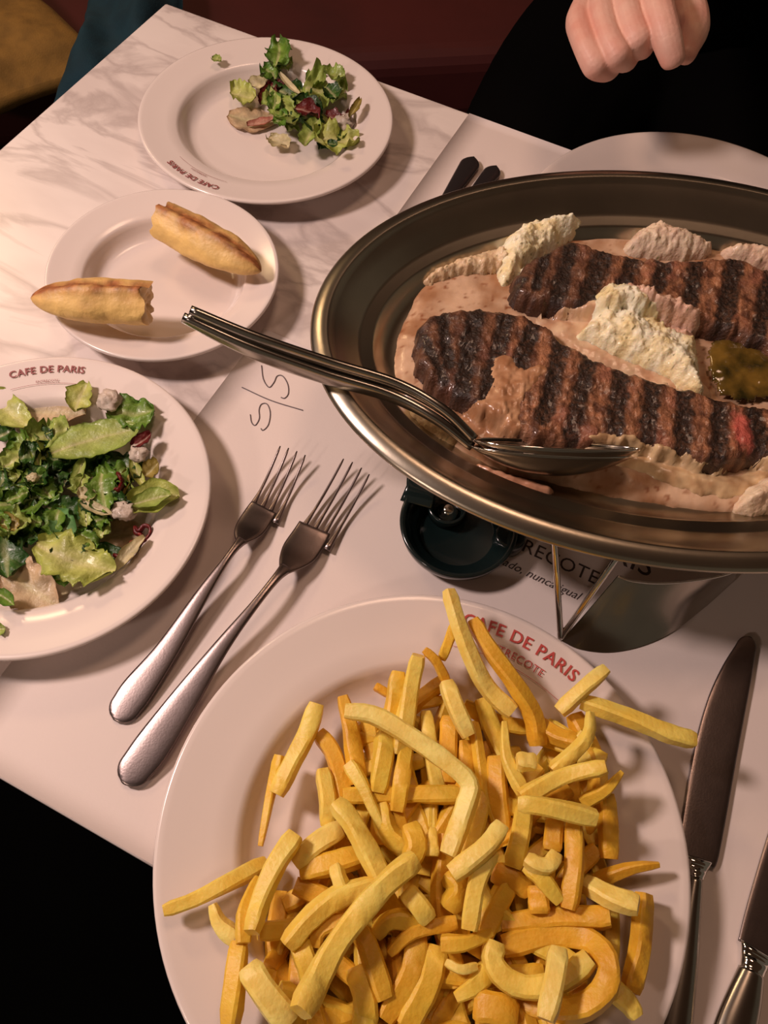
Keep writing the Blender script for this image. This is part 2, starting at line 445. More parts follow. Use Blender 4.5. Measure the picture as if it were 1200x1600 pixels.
# dark burner dish under the platter
bc = at(716, 822, .012); BR = .0335
burner = empty('burner_dish', (bc.x, bc.y, .0006), 'glossy dark green round burner dish peeking out under the platter', 'burner')
mesh('bowl', *lathe([(0, .0035), (.0215, .0035), (.0235, .0050), (.0245, .0085), (.0285, .0098), (.0312, .0145), (BR, .0165), (BR+.0012, .0155), (.0332, .008), (.029, .001), (.026, 0), (0, 0)], 80), M['dark'], burner)
c2 = at(700, 790, .014)-bc; c2.z = 0
V, Fc = lathe([(0, .0065), (.0085, .0065), (.0098, .0125), (.0112, .0132), (.0118, .012), (.011, .005), (0, .005)], 40, c2.x, c2.y)
mesh('wick_cup', V, Fc, M['dark'], burner)
V, Fc = lathe([(0, .0128), (.002, .0128), (.0042, .0112), (.0048, .0085), (.006, .0078), (.006, .0066), (0, .0066)], 24, c2.x+.0005, c2.y-.001)
mesh('wick_holder', V, Fc, M['chrome'], burner)
h0 = at(650, 790, .014)-bc; h1 = at(652, 735, .018)-bc
mesh('bracket', *sweep([(h0.x, h0.y, .0145), (h0.x+.002, (h0.y+h1.y)/2, .0165), (h1.x+.002, h1.y+.012, .019)], [.010, .009, .009], [.0012]*3, n=12, power=.6), M['dark'], burner)
k0 = at(795, 842, .008)-bc
V, Fc = lathe([(0, 0), (.0085, 0), (.0095, .002), (.0095, .011), (.008, .0135), (.0055, .012), (0, .0115)], 32, k0.x, k0.y)
mesh('snuffer', V, Fc, M['dark'], burner)

# ---------------------------------------------------------------- food on the platter
def chaikin(P, n=2):
    P = [np.array(p, float) for p in P]
    for _ in range(n):
        Q = []
        for a, b in zip(P, P[1:]+P[:1]): Q += [a*.75+b*.25, a*.25+b*.75]
        P = Q
    return np.array(P)
SURF = []
def sdf(G, P):
    "signed distance, positive inside; G (n,2), P polygon"
    d = np.full(len(G), 1e9); ins = np.zeros(len(G), bool)
    for a, b in zip(P, np.roll(P, -1, 0)):
        e = b-a; v = G-a
        t = np.clip((v@e)/(e@e+1e-12), 0, 1)
        d = np.minimum(d, np.hypot(*(v-t[:, None]*e).T))
        c = (a[1] > G[:, 1]) != (b[1] > G[:, 1])
        with np.errstate(divide='ignore', invalid='ignore'):
            xi = a[0]+(G[:, 1]-a[1])*(b[0]-a[0])/(b[1]-a[1]+1e-15)
        ins ^= c & (G[:, 0] < xi)
    return np.where(ins, d, -d)
def under(G):
    z = np.full(len(G), PF_Z)
    for P, f in SURF: z = np.maximum(z, f(G))
    return z
def heightfield(name, outline, zo, step, hfun, cfun, m, label=None, cat=None, jag=0, base=None, kind=None, group=None, parent=None, register=True, edge=-.0012, rag=0):
    """solid lump: outline traced on plane zo, hfun(d, G)->height above base, base = surface beneath"""
    P = np.array([at(x, y, zo)[:2] for x, y in chaikin(outline)])
    lo, hi = P.min(0)-2*step, P.max(0)+2*step
    nx, ny = int((hi[0]-lo[0])/step)+1, int((hi[1]-lo[1])/step)+1
    G = np.array([(lo[0]+i*step, lo[1]+j*step) for i in range(nx) for j in range(ny)])
    def dist(G):
        d = sdf(G, P)
        if rag: d = d + rag*np.array([fbm(x, y, 3.3, jag or 220, 3) for x, y in G])
        return d
    d = dist(G)
    bz = under(G) if base is None else np.full(len(G), base)
    def top(G, d, bz): return bz + np.where(d > 0, hfun(np.maximum(d, 0), G), d*1.5)
    z = top(G, d, bz)
    keep = d > edge
    keep = keep.reshape(nx, ny)
    idx = -np.ones((nx, ny), int)
    c = P.mean(0); org = Vector((c[0], c[1], zo if base is None else base))
    cells = [(i, j) for i in range(nx-1) for j in range(ny-1) if keep[i, j] and keep[i+1, j] and keep[i, j+1] and keep[i+1, j+1]]
    V, Fc, cc = [], [], []
    zz = z.reshape(nx, ny); bb = bz.reshape(nx, ny); dd = d.reshape(nx, ny)
    def vi(i, j):
        if idx[i, j] < 0:
            idx[i, j] = len(V); V.append(Vector((lo[0]+i*step, lo[1]+j*step, zz[i, j]))-org)
        return idx[i, j]
    cs = set(cells)
    for i, j in cells: Fc.append((vi(i, j), vi(i+1, j), vi(i+1, j+1), vi(i, j+1)))
    n = len(V); cols = []
    inv = [None]*n
    for (i, j), k in np.ndenumerate(idx):
        if k >= 0: inv[k] = (i, j)
    gg = np.array([(lo[0]+i*step, lo[1]+j*step) for i, j in inv]); dl = np.array([dd[i, j] for i, j in inv])
    zl = np.array([zz[i, j] for i, j in inv])
    cols = cfun(gg, dl, zl)
    # underside
    bot = min(zl.min(), np.min([bb[i, j] for i, j in inv]))
    for k in range(n):
        i, j = inv[k]; V.append(Vector((V[k].x, V[k].y, min(zl[k]-.0006, bb[i, j]-.0002)-org.z)))
    for i, j in cells:
        q = (idx[i, j], idx[i+1, j], idx[i+1, j+1], idx[i, j+1]); Fc.append(tuple(k+n for k in reversed(q)))
        for (a, b, nb) in ((q[0], q[1], (i, j-1)), (q[1], q[2], (i+1, j)), (q[2], q[3], (i, j+1)), (q[3], q[0], (i-1, j))):
            if nb not in cs: Fc.append((b, a, a+n, b+n))
    o = mesh(name, V, Fc, m, parent, True, list(cols)+list(cols), None if parent else org)
    if parent: o.location = org-parent.location
    if label: tag(o, label, cat, group, kind)
    if register:
        def f(G):
            d = dist(G); b = under_list(G, reg_before) if base is None else np.full(len(G), base)
            return np.where(d > 0, top(G, d, b), -1)
        reg_before = list(SURF)
        SURF.append((P, f))
    return o
def under_list(G, L):
    z = np.full(len(G), PF_Z)
    for P, f in L: z = np.maximum(z, f(G))
    return z
def N2(G, s, o=4, k=0.0): return np.array([fbm(x, y, k, s, o) for x, y in G])
def mixc(a, b, t):
    t = np.clip(t, 0, 1)[:, None]; return np.array(a)[None]*(1-t)+np.array(b)[None]*t
def mixa(A, b, t):
    t = np.clip(t, 0, 1)[:, None]; return A*(1-t)+np.array(b)[None]*t

# sauce
sauce_out = [(612, 590), (618, 530), (640, 480), (655, 430), (700, 405), (770, 385), (815, 345), (890, 332), (950, 347), (1020, 362), (1100, 378), (1200, 396), (1290, 430),
             (1370, 500), (1390, 600), (1370, 700), (1300, 775), (1200, 797), (1125, 800), (1050, 788), (950, 772), (870, 752), (790, 738), (740, 714), (690, 682), (635, 635)]
def sh(d, G): return .0050*(1-np.exp(-d/.004)) + .0006*N2(G, 45, 3)*np.minimum(d/.01, 1)
def sc(G, d, z):
    n = N2(G, 45, 4, 2.0)
    c = mixc(S(176, 128, 92), S(224, 188, 156), .5+n*1.1)
    q = N2(G, 240, 3, 5.0)
    return mixa(c, S(150, 92, 58), (q-.35)*3)
sauce = heightfield('sauce', sauce_out, PF_Z+.003, .0014, sh, sc, M['sauce'], 'pinkish tan cream sauce pooled over the floor of the platter', 'sauce', kind='stuff', rag=.0012, jag=120)

# steaks
def dark_bars(G, zt, bars):
    out = np.zeros(len(G)); NB = N2(G, 170, 3, 21.0)
    for xa, ya, xb, yb, wd in bars:
        a = np.array(at(xa, ya, zt)[:2]); b = np.array(at(xb, yb, zt)[:2]); wv = wd*.00040
        e = b-a; v = G-a; t = np.clip((v@e)/(e@e), -.12, 1.12)
        d = np.hypot(*(v-t[:, None]*e).T) + wv*.45*NB
        out = np.maximum(out, np.clip(1.25-d/wv, 0, 1))
    return out
lowbars = [(652, 508, 690, 585, 7), (690, 488, 700, 560, 9), (742, 490, 722, 600, 13), (790, 500, 762, 612, 13), (832, 515, 800, 600, 12), (878, 535, 852, 640, 12), (922, 558, 895, 668, 12),
           (972, 572, 960, 672, 12), (1020, 598, 1013, 690, 12), (1070, 618, 1067, 716, 12), (1124, 625, 1124, 728, 13), (1178, 635, 1186, 700, 13), (1235, 640, 1240, 720, 13), (1290, 640, 1295, 720, 13)]
upbars = [(812, 440, 800, 452, 10), (852, 400, 840, 445, 8), (890, 392, 872, 462, 12), (942, 398, 914, 480, 14), (992, 400, 972, 450, 13), (1040, 402, 1028, 445, 12), (1088, 404, 1078, 470, 12),
          (1150, 402, 1128, 512, 13), (1205, 430, 1180, 535, 13), (1262, 440, 1240, 540, 13), (1315, 460, 1300, 540, 13)]
ZT = PF_Z+.018
def steak_h(bars, hh, seedz, ends):
    def f(d, G):
        t = np.clip(d/.0075, 0, 1)
        h = hh*np.sqrt(np.clip(1-(1-t)**2.8, 0, 1))
        b = dark_bars(G, ZT, bars)
        rip = N2(G, 85, 4, seedz) + 1.3*np.abs(N2(G*np.array([1.0, .35]), 330, 3, seedz+3)) - .35
        return h*(1+.0*rip) + .0013*rip*np.minimum(d/.006, 1) - .0007*b*np.minimum(d/.004, 1)
    return f
def steak_c(bars, seedz, pinks, darkx=None):
    def f(G, d, z):
        n = N2(G, 130, 5, seedz); n3 = N2(G, 520, 2, seedz+9); n2 = N2(G, 38, 3, seedz+4); st = N2(G*np.array([1.0, .25]), 260, 3, seedz)
        c = mixc(S(96, 56, 36), S(180, 122, 86), .5+.8*n+.7*st+.3*n3)
        c = mixa(c, S(214, 168, 134), (n3+n*.6-.62)*3)
        c = mixa(c, S(176, 112, 88), np.clip(n2*1.4-.2, 0, .7))
        if darkx is not None: c = mixa(c, S(56, 30, 20), np.clip((darkx-G[:, 0])/.03+.5, 0, 1)*.6)
        b = dark_bars(G, ZT, bars)
        c = mixa(c, S(32, 18, 11), np.clip(b*2.2+n*.6, 0, 1)*(b > 0)*(.8+.2*np.clip(n3*2+.5, 0, 1)))
        c = mixa(c, S(64, 34, 24), np.clip((.006-d)/.006, 0, 1)*.55)
        for x, y, r in pinks:
            p = np.array(at(x, y, ZT)[:2]); dd = np.hypot((G[:, 0]-p[0])*1.6, (G[:, 1]-p[1])*.8)
            c = mixa(c, S(206, 96, 84), np.clip(1.3-dd/r+n*.8, 0, 1)*.9)
        return c
    return f
upper = [(796, 448), (806, 425), (828, 404), (850, 390), (882, 376), (902, 372), (945, 392), (1000, 402), (1060, 404), (1110, 404), (1150, 397), (1200, 420), (1290, 450), (1335, 490),
         (1320, 545), (1260, 560), (1200, 545), (1150, 522), (1110, 512), (1050, 500), (980, 492), (918, 486), (860, 478), (812, 470)]
lower = [(648, 508), (672, 490), (712, 478), (760, 480), (800, 486), (850, 500), (878, 530), (910, 548), (950, 568), (1025, 592), (1100, 614), (1165, 628), (1230, 640), (1310, 640), (1335, 680),
         (1290, 725), (1220, 728), (1180, 712), (1150, 728), (1100, 726), (1050, 710), (1015, 700), (950, 692), (890, 700), (825, 690), (770, 660), (715, 622), (664, 598), (648, 555)]
heightfield('steak', upper, PF_Z+.016, .0011, steak_h(upbars, .0165, 1.0, 0), steak_c(upbars, 1.0, [], at(930, 430, ZT).x), M['meat'],
            'farther grilled steak, dark-crusted, lying between the white butter scoops', 'steak', base=PF_Z+.002, rag=.0022, jag=150)
heightfield('steak', lower, PF_Z+.016, .0011, steak_h(lowbars, .0165, 7.0, 0), steak_c(lowbars, 7.0, [(1160, 675, .010)], at(790, 540, ZT).x), M['meat'],
            'nearer grilled steak with bold char stripes, running alongside the serving spoon', 'steak', base=PF_Z+.002, rag=.0022, jag=150)
# cream sauce over the meat
def dr(hh, rr): return lambda d, G: hh*(1-np.exp(-d/rr)) + .0009*N2(G, 120, 3, 8)*np.minimum(d/.004, 1)
def dc(a, b): return lambda G, d, z: mixc(a, b, .45+1.0*N2(G, 110, 4, 3))
heightfield('sauce_drip', [(765, 562), (798, 552), (812, 580), (850, 568), (856, 580), (830, 605), (812, 628), (815, 690), (780, 688), (742, 660), (700, 632), (752, 628), (772, 602)],
            ZT, .0011, dr(.0014, .003), dc(S(168, 118, 82), S(206, 158, 120)), M['sauce'], 'tan sauce streak running down over the left end of the nearer steak', 'sauce', rag=.0015, jag=200, register=False)
heightfield('sauce_drip', [(838, 482), (868, 480), (905, 486), (930, 470), (1000, 500), (1080, 560), (1122, 596), (1120, 614), (1070, 616), (1030, 606), (990, 582), (950, 566), (905, 558), (875, 530), (855, 505)],
            ZT-.004, .0011, dr(.004, .004), dc(S(206, 160, 126), S(232, 200, 164)), M['sauce'], 'pale cream sauce spread between both steaks beneath the middle butter scoop', 'sauce', rag=.0015, jag=200)
heightfield('sauce_drip', [(905, 690), (960, 690), (1010, 700), (1060, 716), (1110, 735), (1160, 735), (1200, 715), (1230, 735), (1200, 765), (1130, 772), (1060, 752), (1000, 730), (940, 708)],
            PF_Z+.010, .0012, dr(.0050, .006), dc(S(186, 148, 108), S(226, 196, 152)), M['sauce'], 'yellowish frothy sauce along the near edge of the striped steak', 'sauce', rag=.0022, jag=140)
heightfield('oil_pool', [(1112, 525), (1150, 520), (1185, 535), (1230, 560), (1240, 600), (1190, 615), (1135, 612), (1118, 580)], ZT-.004, .0012, dr(.0012, .004), dc(S(96, 80, 30), S(140, 112, 48)), M['oil'],
            'olive green herb oil puddle right of the middle butter scoop', 'oil', base=PF_Z+.0095, rag=.0015, register=False)
# butter scoops
def bh(hh, rr, k):
    def f(d, G):
        t = np.clip(d/rr, 0, 1)
        lump = N2(G, 110, 5, k)
        crag = np.abs(N2(G, 300, 3, k+2))
        return hh*(1-(1-t)**2)**.75 + (.0026*lump + .0020*crag)*np.minimum(d/.003, 1)
    return f
def bc_(a, b, k): return lambda G, d, z: mixa(mixc(a, b, .5+1.1*N2(G, 90, 4, k)), S(120, 110, 60), (N2(G, 520, 2, k)-.55)*6)
CR, CW = S(246, 226, 172), S(255, 248, 220)
PK = S(214, 170, 146)
heightfield('herb_butter', [(934, 450), (955, 436), (976, 434), (1000, 452), (1040, 470), (1075, 490), (1105, 505), (1112, 535), (1110, 570), (1122, 600), (1098, 600), (1075, 580), (1052, 560), (1010, 545), (965, 525), (925, 508), (908, 498), (935, 478)],
            ZT+.006, .00085, bh(.012, .016, 1), bc_(CR, CW, 1), M['butter'], 'large crumbly cream butter scoop in the middle, between both steaks', 'butter', rag=.0013, jag=200)
heightfield('herb_butter', [(975, 436), (1000, 440), (1040, 450), (1085, 465), (1105, 480), (1106, 505), (1080, 495), (1040, 478), (1000, 462)],
            ZT+.008, .00085, bh(.007, .008, 4), bc_(PK, S(228, 190, 166), 3), M['butter'], 'pinkish smooth butter slab leaning behind the middle butter scoop', 'butter', rag=.001, jag=260, register=False)
heightfield('herb_butter', [(780, 412), (779, 375), (800, 352), (838, 334), (888, 328), (922, 343), (905, 358), (872, 372), (845, 392), (820, 412), (800, 432), (785, 428)],
            PF_Z+.014, .00085, bh(.014, .014, 8), bc_(CR, CW, 8), M['butter'], 'tall pale butter mound at the back left beside the farther steak', 'butter', rag=.0013, jag=200)
heightfield('herb_butter', [(978, 372), (1000, 350), (1022, 334), (1050, 342), (1085, 360), (1122, 374), (1118, 386), (1080, 392), (1030, 390), (990, 384)],
            PF_Z+.014, .00085, bh(.014, .014, 12), bc_(S(222, 190, 165), S(240, 218, 190), 12), M['butter'], 'pinkish white butter mound behind the farther steak, against the back rim', 'butter', rag=.0013, jag=200)
heightfield('herb_butter', [(1125, 384), (1160, 380), (1200, 385), (1270, 405), (1330, 440), (1310, 455), (1250, 430), (1195, 415), (1140, 398)],
            PF_Z+.010, .001, bh(.010, .008, 15), bc_(S(222, 184, 158), S(238, 212, 184), 15), M['butter'], 'thin pink strip of butter along the back right of the platter', 'butter', rag=.0013, jag=200)
heightfield('herb_butter', [(655, 432), (700, 408), (740, 396), (780, 380), (790, 400), (782, 420), (740, 422), (700, 428), (668, 440)],
            PF_Z+.009, .00095, bh(.0065, .006, 19), bc_(S(214, 180, 140), S(236, 212, 176), 19), M['butter'], 'low frothy ribbon of butter along the back left platter wall', 'butter', rag=.002, jag=300)
heightfield('herb_butter', [(1150, 790), (1165, 765), (1195, 745), (1230, 735), (1280, 735), (1290, 760), (1240, 790), (1195, 800)],
            PF_Z+.010, .001, bh(.011, .008, 23), bc_(S(220, 186, 156), S(240, 220, 190), 23), M['butter'], 'curdled white butter lump at the near right edge of the platter', 'butter', rag=.0013, jag=200)
# smears climbing the near wall
heightfield('sauce_smear', [(742, 716), (765, 722), (800, 735), (845, 748), (872, 756), (862, 768), (830, 764), (795, 750), (762, 735)], PF_Z+.010, .0011, dr(.006, .003), dc(S(196, 140, 108), S(216, 162, 130)), M['sauce'],
            'salmon coloured sauce smear on the near platter wall below the spoon bowl', 'sauce', base=PF_Z+.005, register=False, rag=.001)
heightfield('herb_butter', [(640, 625), (668, 640), (700, 660), (722, 680), (712, 690), (690, 682), (660, 662), (636, 640)], PF_Z+.006, .0011, bh(.006, .004, 27), bc_(S(170, 140, 96), S(206, 176, 130), 27), M['butter'],
            'grainy tan butter crumbs under the curve of the spoon handle', 'butter', rag=.0015, register=False)

# ---------------------------------------------------------------- serving spoons
def utensil_handle(pts, zs, Ws, Ts, n=46):
    q = spline([(x, y, z, a, b) for (x, y), z, a, b in zip(pts, zs, Ws, Ts)], n)
    P = [at(a[0], a[1], a[2]) for a in q]
    return P, [a[3] for a in q], [a[4] for a in q]
def spoon_bowl(a, b, hw, dep, tilt, nseg=30, nr=14, th=.0007):
    "thin shell bowl from a to b, opening normal tilted sideways"
    ax = (b-a); L = ax.length/2; ax.normalize(); c = (a+b)/2
    s = ax.cross(Vector((0, 0, 1))).normalized()
    nrm = s.cross(ax).normalized()
    s2 = s*cos(tilt)+nrm*sin(tilt); n2 = nrm*cos(tilt)-s*sin(tilt)
    V, Fc = [], []
    for k in (0, 1):
        for i in range(nr+1):
            for j in range(nseg):
                t = i/nr; A = 2*pi*j/nseg
                egg = 1+.12*cos(A)
                p = c + ax*(L*t*cos(A)) + s2*(hw*t*sin(A)*(1-.15*cos(A))) - n2*(dep*(1-t**2.2)) - n2*(th*k)
                V.append(p)
    m = (nr+1)*nseg
    for k in (0, 1):
        for i in range(nr):
            for j in range(nseg):
                l = (j+1) % nseg; q = (k*m+i*nseg+j, k*m+(i+1)*nseg+j, k*m+(i+1)*nseg+l, k*m+i*nseg+l)
                Fc.append(q if not k else q[::-1])
    for j in range(nseg):
        l = (j+1) % nseg; Fc.append((nr*nseg+j, m+nr*nseg+j, m+nr*nseg+l, nr*nseg+l))
    rimp = [V[nr*nseg+(j % nseg)] for j in range(nseg+1)]
    return V, Fc, rimp
def serving(pts, zs, label, ba, bb, hw, dep, tilt, Wm=.0024, T0=.0050):
    n = len(pts)
    Ws = [Wm*.9]+[Wm]*(n-2)+[Wm]; Ts = [T0*.6, T0, T0, T0*.8, T0*.6, T0*.45][:n]
    P, W_, T_ = utensil_handle(pts, zs, Ws, Ts)
    loc = Vector(P[-1])
    e = empty('serving_spoon', loc, label, 'spoon')
    V, Fc = sweep(local(P, loc), W_, T_, n=14, power=.75)
    mesh('handle', V, Fc, M['steel'], e)
    V, Fc, rp = spoon_bowl(ba, bb, hw, dep, tilt)
    mesh('bowl', local(V, loc), Fc, M['steel'], e)
    mesh('bowl_rim', *tube(local(rp, loc), .0006, 6), M['chrome'], e)
    return e
serving([(297, 485), (400, 531), (515, 570), (620, 601), (692, 640), (742, 686)], [.1215, .110, .0985, .0935, .0905, .0825],
        'long-handled steel serving spoon lying uppermost across the platter rim, bowl in the sauce', at(741, 688, .0815), at(998, 702, .0790), .0175, .0125, radians(50))
serving([(286, 496), (388, 546), (505, 588), (608, 618), (680, 654), (738, 698)], [.1175, .106, .0942, .0888, .0860, .0775],
        'steel serving spoon nested beneath the other, its dark-tipped handle nearer the viewer', at(738, 698, .0780), at(985, 713, .0755), .0165, .0120, radians(50))

# ---------------------------------------------------------------- forks
def fork(handle, head, tips, roots, label, zoff=0.0):
    """handle: list of (x, y, halfwidth px, z); head likewise; tips/roots: 4 px points"""
    k = .00032
    loc = at(handle[0][0], handle[0][1], 0)
    e = empty('fork', (loc.x, loc.y, .0008), label, 'fork'); L = Vector((loc.x, loc.y, .0008))
    q = spline([(a, b, c, z) for a, b, c, z in handle], 50)
    P = [at(a[0], a[1], a[3]+zoff) for a in q]
    d0 = (P[0]-P[1]).normalized(); w0 = q[0][2]*k
    pre = [P[0]+d0*w0*(1-((i)/6)) for i in range(6)]
    PP = [pre[i] for i in range(6)]+P
    WW = [w0*sqrt(max(.02, 1-(1-i/6)**2)) for i in range(6)]+[a[2]*k for a in q]
    TT = [.0011]*6+[.0011+.0009*min(1, max(0, (i-20)/25)) for i in range(50)]
    mesh('handle', *sweep(local(PP, L), WW, TT, n=16, power=.8), M['cutlery'], e)
    q = spline([(a, b, c, z) for a, b, c, z in head], 24)
    P = [at(a[0], a[1], a[3]+zoff) for a in q]
    mesh('head', *sweep(local(P, L), [a[2]*k for a in q], [.0014-.0006*i/23 for i in range(23)]+[.0003], n=16, power=.8), M['cutlery'], e)
    zr = head[-1][3]+zoff
    for tp, rt in zip(tips, roots):
        b = at(*tp, zr+.0060); a = at(*rt, zr); a = a+(a-b).normalized()*.004
        Pm = [a.lerp(b, t)+Vector((0, 0, -.0035*sin(pi*t))) for t in [i/14 for i in range(15)]]
        Wt = [.0024-.0014*min(1, i/5)-.0003*(i/14) for i in range(14)]+[.0004]
        mesh('tine', *sweep(local(Pm, L), Wt, [.0010]*13+[.0008, .0004], n=10), M['cutlery'], e)
    return e
fork([(212, 1200, 29, .0045), (238, 1166, 31, .0060), (285, 1098, 25, .0085), (345, 1012, 14, .0125), (397, 946, 8, .0150), (430, 905, 8, .0145), (447, 887, 12, .0120)],
     [(444, 892, 10, .0130), (455, 878, 24, .0100), (468, 862, 33, .0070), (484, 838, 33, .0052), (492, 824, 32, .0050)],
     [(537, 717), (551, 722), (565, 731), (577, 741)], [(469, 830), (485, 836), (500, 843), (515, 850)], 'larger steel dinner fork lying right of the smaller fork, touching the fries plate')
fork([(196, 1104, 27, .0030), (216, 1076, 28, .0042), (262, 1014, 20, .0068), (318, 926, 12, .0110), (350, 880, 7, .0130), (366, 858, 7, .0125), (378, 844, 10, .0110)],
     [(376, 848, 9, .0115), (383, 836, 22, .0090), (393, 822, 28, .0064), (406, 802, 28, .0048), (413, 792, 27, .0046)],
     [(438, 697), (451, 700), (464, 705), (477, 711)], [(393, 790), (407, 795), (420, 801), (434, 808)], 'smaller steel fork lying beside the salad plate, left of the larger fork')

# ---------------------------------------------------------------- knives
def knife(blade, bolster, handle, label, parts_mat='steel'):
    k = .00033
    loc = at(blade[0][0], blade[0][1], 0); L = Vector((loc.x, loc.y, .0008))
    e = empty('knife', L, label, 'knife')
    q = spline(blade, 40); P = [at(a[0], a[1], .0032) for a in q]
    W = [a[2]*k for a in q]
    d0 = (P[0]-P[1]).normalized(); w0 = W[0]
    pre = [P[0]+d0*w0*1.3*(1-i/6) for i in range(6)]
    mesh('blade', *sweep(local(pre+P, L), [w0*sqrt(max(.02, 1-(1-i/6)**2)) for i in range(6)]+W, [.0007]*46, n=16, power=.5), M['cutlery'], e)
    q = spline(bolster, 14); P = [at(a[0], a[1], .0048) for a in q]
    mesh('bolster', *sweep(local(P, L), [a[2]*k for a in q], [.0016, .0024, .0030, .0034, .0030, .0024, .0026, .0034, .0040, .0040, .0036, .0036, .0040, .0042], n=16), M['chrome'], e)
    q = spline(handle, 30); P = [at(a[0], a[1], .0052) for a in q]
    mesh('handle', *sweep(local(P, L), [a[2]*k for a in q], [.0042]*30, n=16), M[parts_mat], e)
    return e
knife([(1166, 1012, 17), (1150, 1055, 26), (1133, 1110, 32), (1117, 1180, 34), (1103, 1260, 33), (1092, 1325, 31), (1088, 1345, 28)],
      [(1089, 1340, 24), (1087, 1358, 16), (1085, 1372, 13)], [(1085, 1372, 12), (1079, 1420, 15), (1071, 1500, 18), (1058, 1590, 22), (1045, 1680, 24)],
      'steel table knife with its whole blade visible, right of the fries plate')
knife([(1262, 1180, 15), (1250, 1240, 24), (1232, 1310, 30), (1212, 1390, 33), (1196, 1450, 33), (1184, 1488, 30)],
      [(1184, 1484, 26), (1179, 1500, 20), (1174, 1520, 17)], [(1174, 1518, 18), (1163, 1560, 24), (1148, 1610, 28), (1125, 1690, 30)],
      'chrome-handled knife at the bottom right corner, cut off by the picture edge')
# dark handles of the other guest's cutlery
def dark_handle(tip, end, wpx, label, z):
    a = at(*tip, z); b = a + (-TY*.9 + TX*-.12).normalized()*.20
    if end is not None: b = a + (at(*end, z)-a).normalized()*.19
    k = .00046; R_ = wpx*k
    ss = [0, .03, .1, .2, .35, .55, .8, 1.1] + [1.1+(.19/R_-1.1)*i/23 for i in range(1, 24)]
    P = [a+(b-a).normalized()*(q*R_) for q in ss]
    W = [R_*sqrt(max(.02, 1-(1-min(1, q))**2))*max(.4, 1-max(0, q-1.1)*.07) for q in ss]
    L = Vector((a.x, a.y, .0008)); e = empty('table_knife' if 'knife' in label else 'table_fork', L, label, 'cutlery')
    mesh('handle', *sweep(local(P, L), W, [.0022]*31, n=16), M['darkmetal'], e)
    return e
dark_handle((740, 248), (700, 308), 17, 'dark knife handle poking out behind the platter, the longer of two', .0042)
dark_handle((775, 262), (735, 310), 15, 'dark fork handle end, just right of the dark knife handle behind the platter', .0042)

# ---------------------------------------------------------------- bread
def bread(tip, end, wpx, z, label, side, seed, hump=1.0):
    """half baguette end from the pointed tip to the torn end"""
    a, b = at(*tip, z), at(*end, z)
    ax = b-a; L = ax.length; ax.normalize()
    s = ax.cross(Vector((0, 0, 1))).normalized()          # to the viewer's side
    if s.y > 0: s = -s
    upv = Vector((0, 0, 1))
    R = wpx*.00046
    loc = (a+b)/2; loc.z = z-R*.8
    e = empty('bread', loc, label, 'bread')
    N_, K = 44, 36
    V, Fc, C = [], [], []
    for i in range(N_+1):
        t = i/N_
        r = R*(1-(1-min(1, t/.62))**2.1)**.62 if t < .62 else R*(1-.04*((t-.62)/.38))
        r = max(r, R*.03)
        for k in range(K):
            A = 2*pi*k/K     # 0 = viewer side, 90 = up
            rr = r*(1+.09*nz(t*3, cos(A), sin(A)+seed, 1.6))
            ridge = exp(-((A-radians(82))/.22)**2)*.22*hump - exp(-((A-radians(108))/.2)**2)*.18*hump
            rr *= 1+ridge*min(1, t*3)+.05*nz(t*11, A*3, seed+1)
            vx, vz = cos(A)*rr, sin(A)*rr*.86
            if sin(A) < 0: vz *= .85
            end_n = (.0075*nz(cos(A)*1.5, sin(A)*1.5, seed+3, 1.3)) if i == N_ else 0
            p = a+ax*(L*t+end_n)+s*vx+upv*vz
            V.append(p-loc)
            brown = exp(-((A-radians(98))/.50)**2)*(1.15+.9*nz(t*9, A*3, seed, 1.0)) + .35*max(0, 1-t*4) + .35*max(0, nz(t*5, A*2, seed+5)-.1)
            base = np.array(S(240, 200, 122))*(1+.18*nz(t*6, A*2, seed+9)) 
            base = base*(1-.35*max(0, -sin(A)))+np.array(S(236, 200, 140))*.35*max(0, -sin(A))
            hk = min(1, max(0, .5+1.2*nz(t*22, A*7, seed+2))); hot = np.array(S(122, 66, 34))*(1-hk)+np.array(S(186, 118, 68))*hk
            brown = min(1, max(0, brown)); C.append(base*(1-brown)+hot*brown)
    for i in range(N_):
        for k in range(K):
            l = (k+1) % K; Fc.append((i*K+k, i*K+l, (i+1)*K+l, (i+1)*K+k))
    Fc.append(tuple(reversed(range(K))))
    Fc = [f if side > 0 else tuple(reversed(f)) for f in Fc]
    mesh('crust', V, Fc, M['crust'], e, True, C)
    # torn crumb face
    V2, F2, C2 = [], [], []
    nr = 9
    ring = V[N_*K:(N_+1)*K]; cen = sum(ring, Vector())/K
    for i in range(nr+1):
        for k in range(K):
            t = i/nr; p = cen.lerp(ring[k], t)
            p = p + ax*((1-t**3)*(.004*fbm(p.x, p.y, p.z+seed, 130, 3)-.0015))
            V2.append(p); f = .5+.5*nz(p.x, p.y, p.z, 300)
            C2.append(np.array(S(226, 176, 112))*(1-f)+np.array(S(244, 216, 168))*f)
    for i in range(nr):
        for k in range(K):
            l = (k+1) % K; F2.append((i*K+k, (i+1)*K+k, (i+1)*K+l, i*K+l))
    mesh('crumb', V2, F2, M['crust'], e, True, C2)
    return e
bread((48, 466), (232, 474), 33, .0375, 'baguette end with pointed tip overhanging the left rim of the side plate', 1, 3)
bread((408, 424), (258, 346), 33, .0300, 'baguette end lying at the upper right of the side plate, tip pointing right', -1, 11)

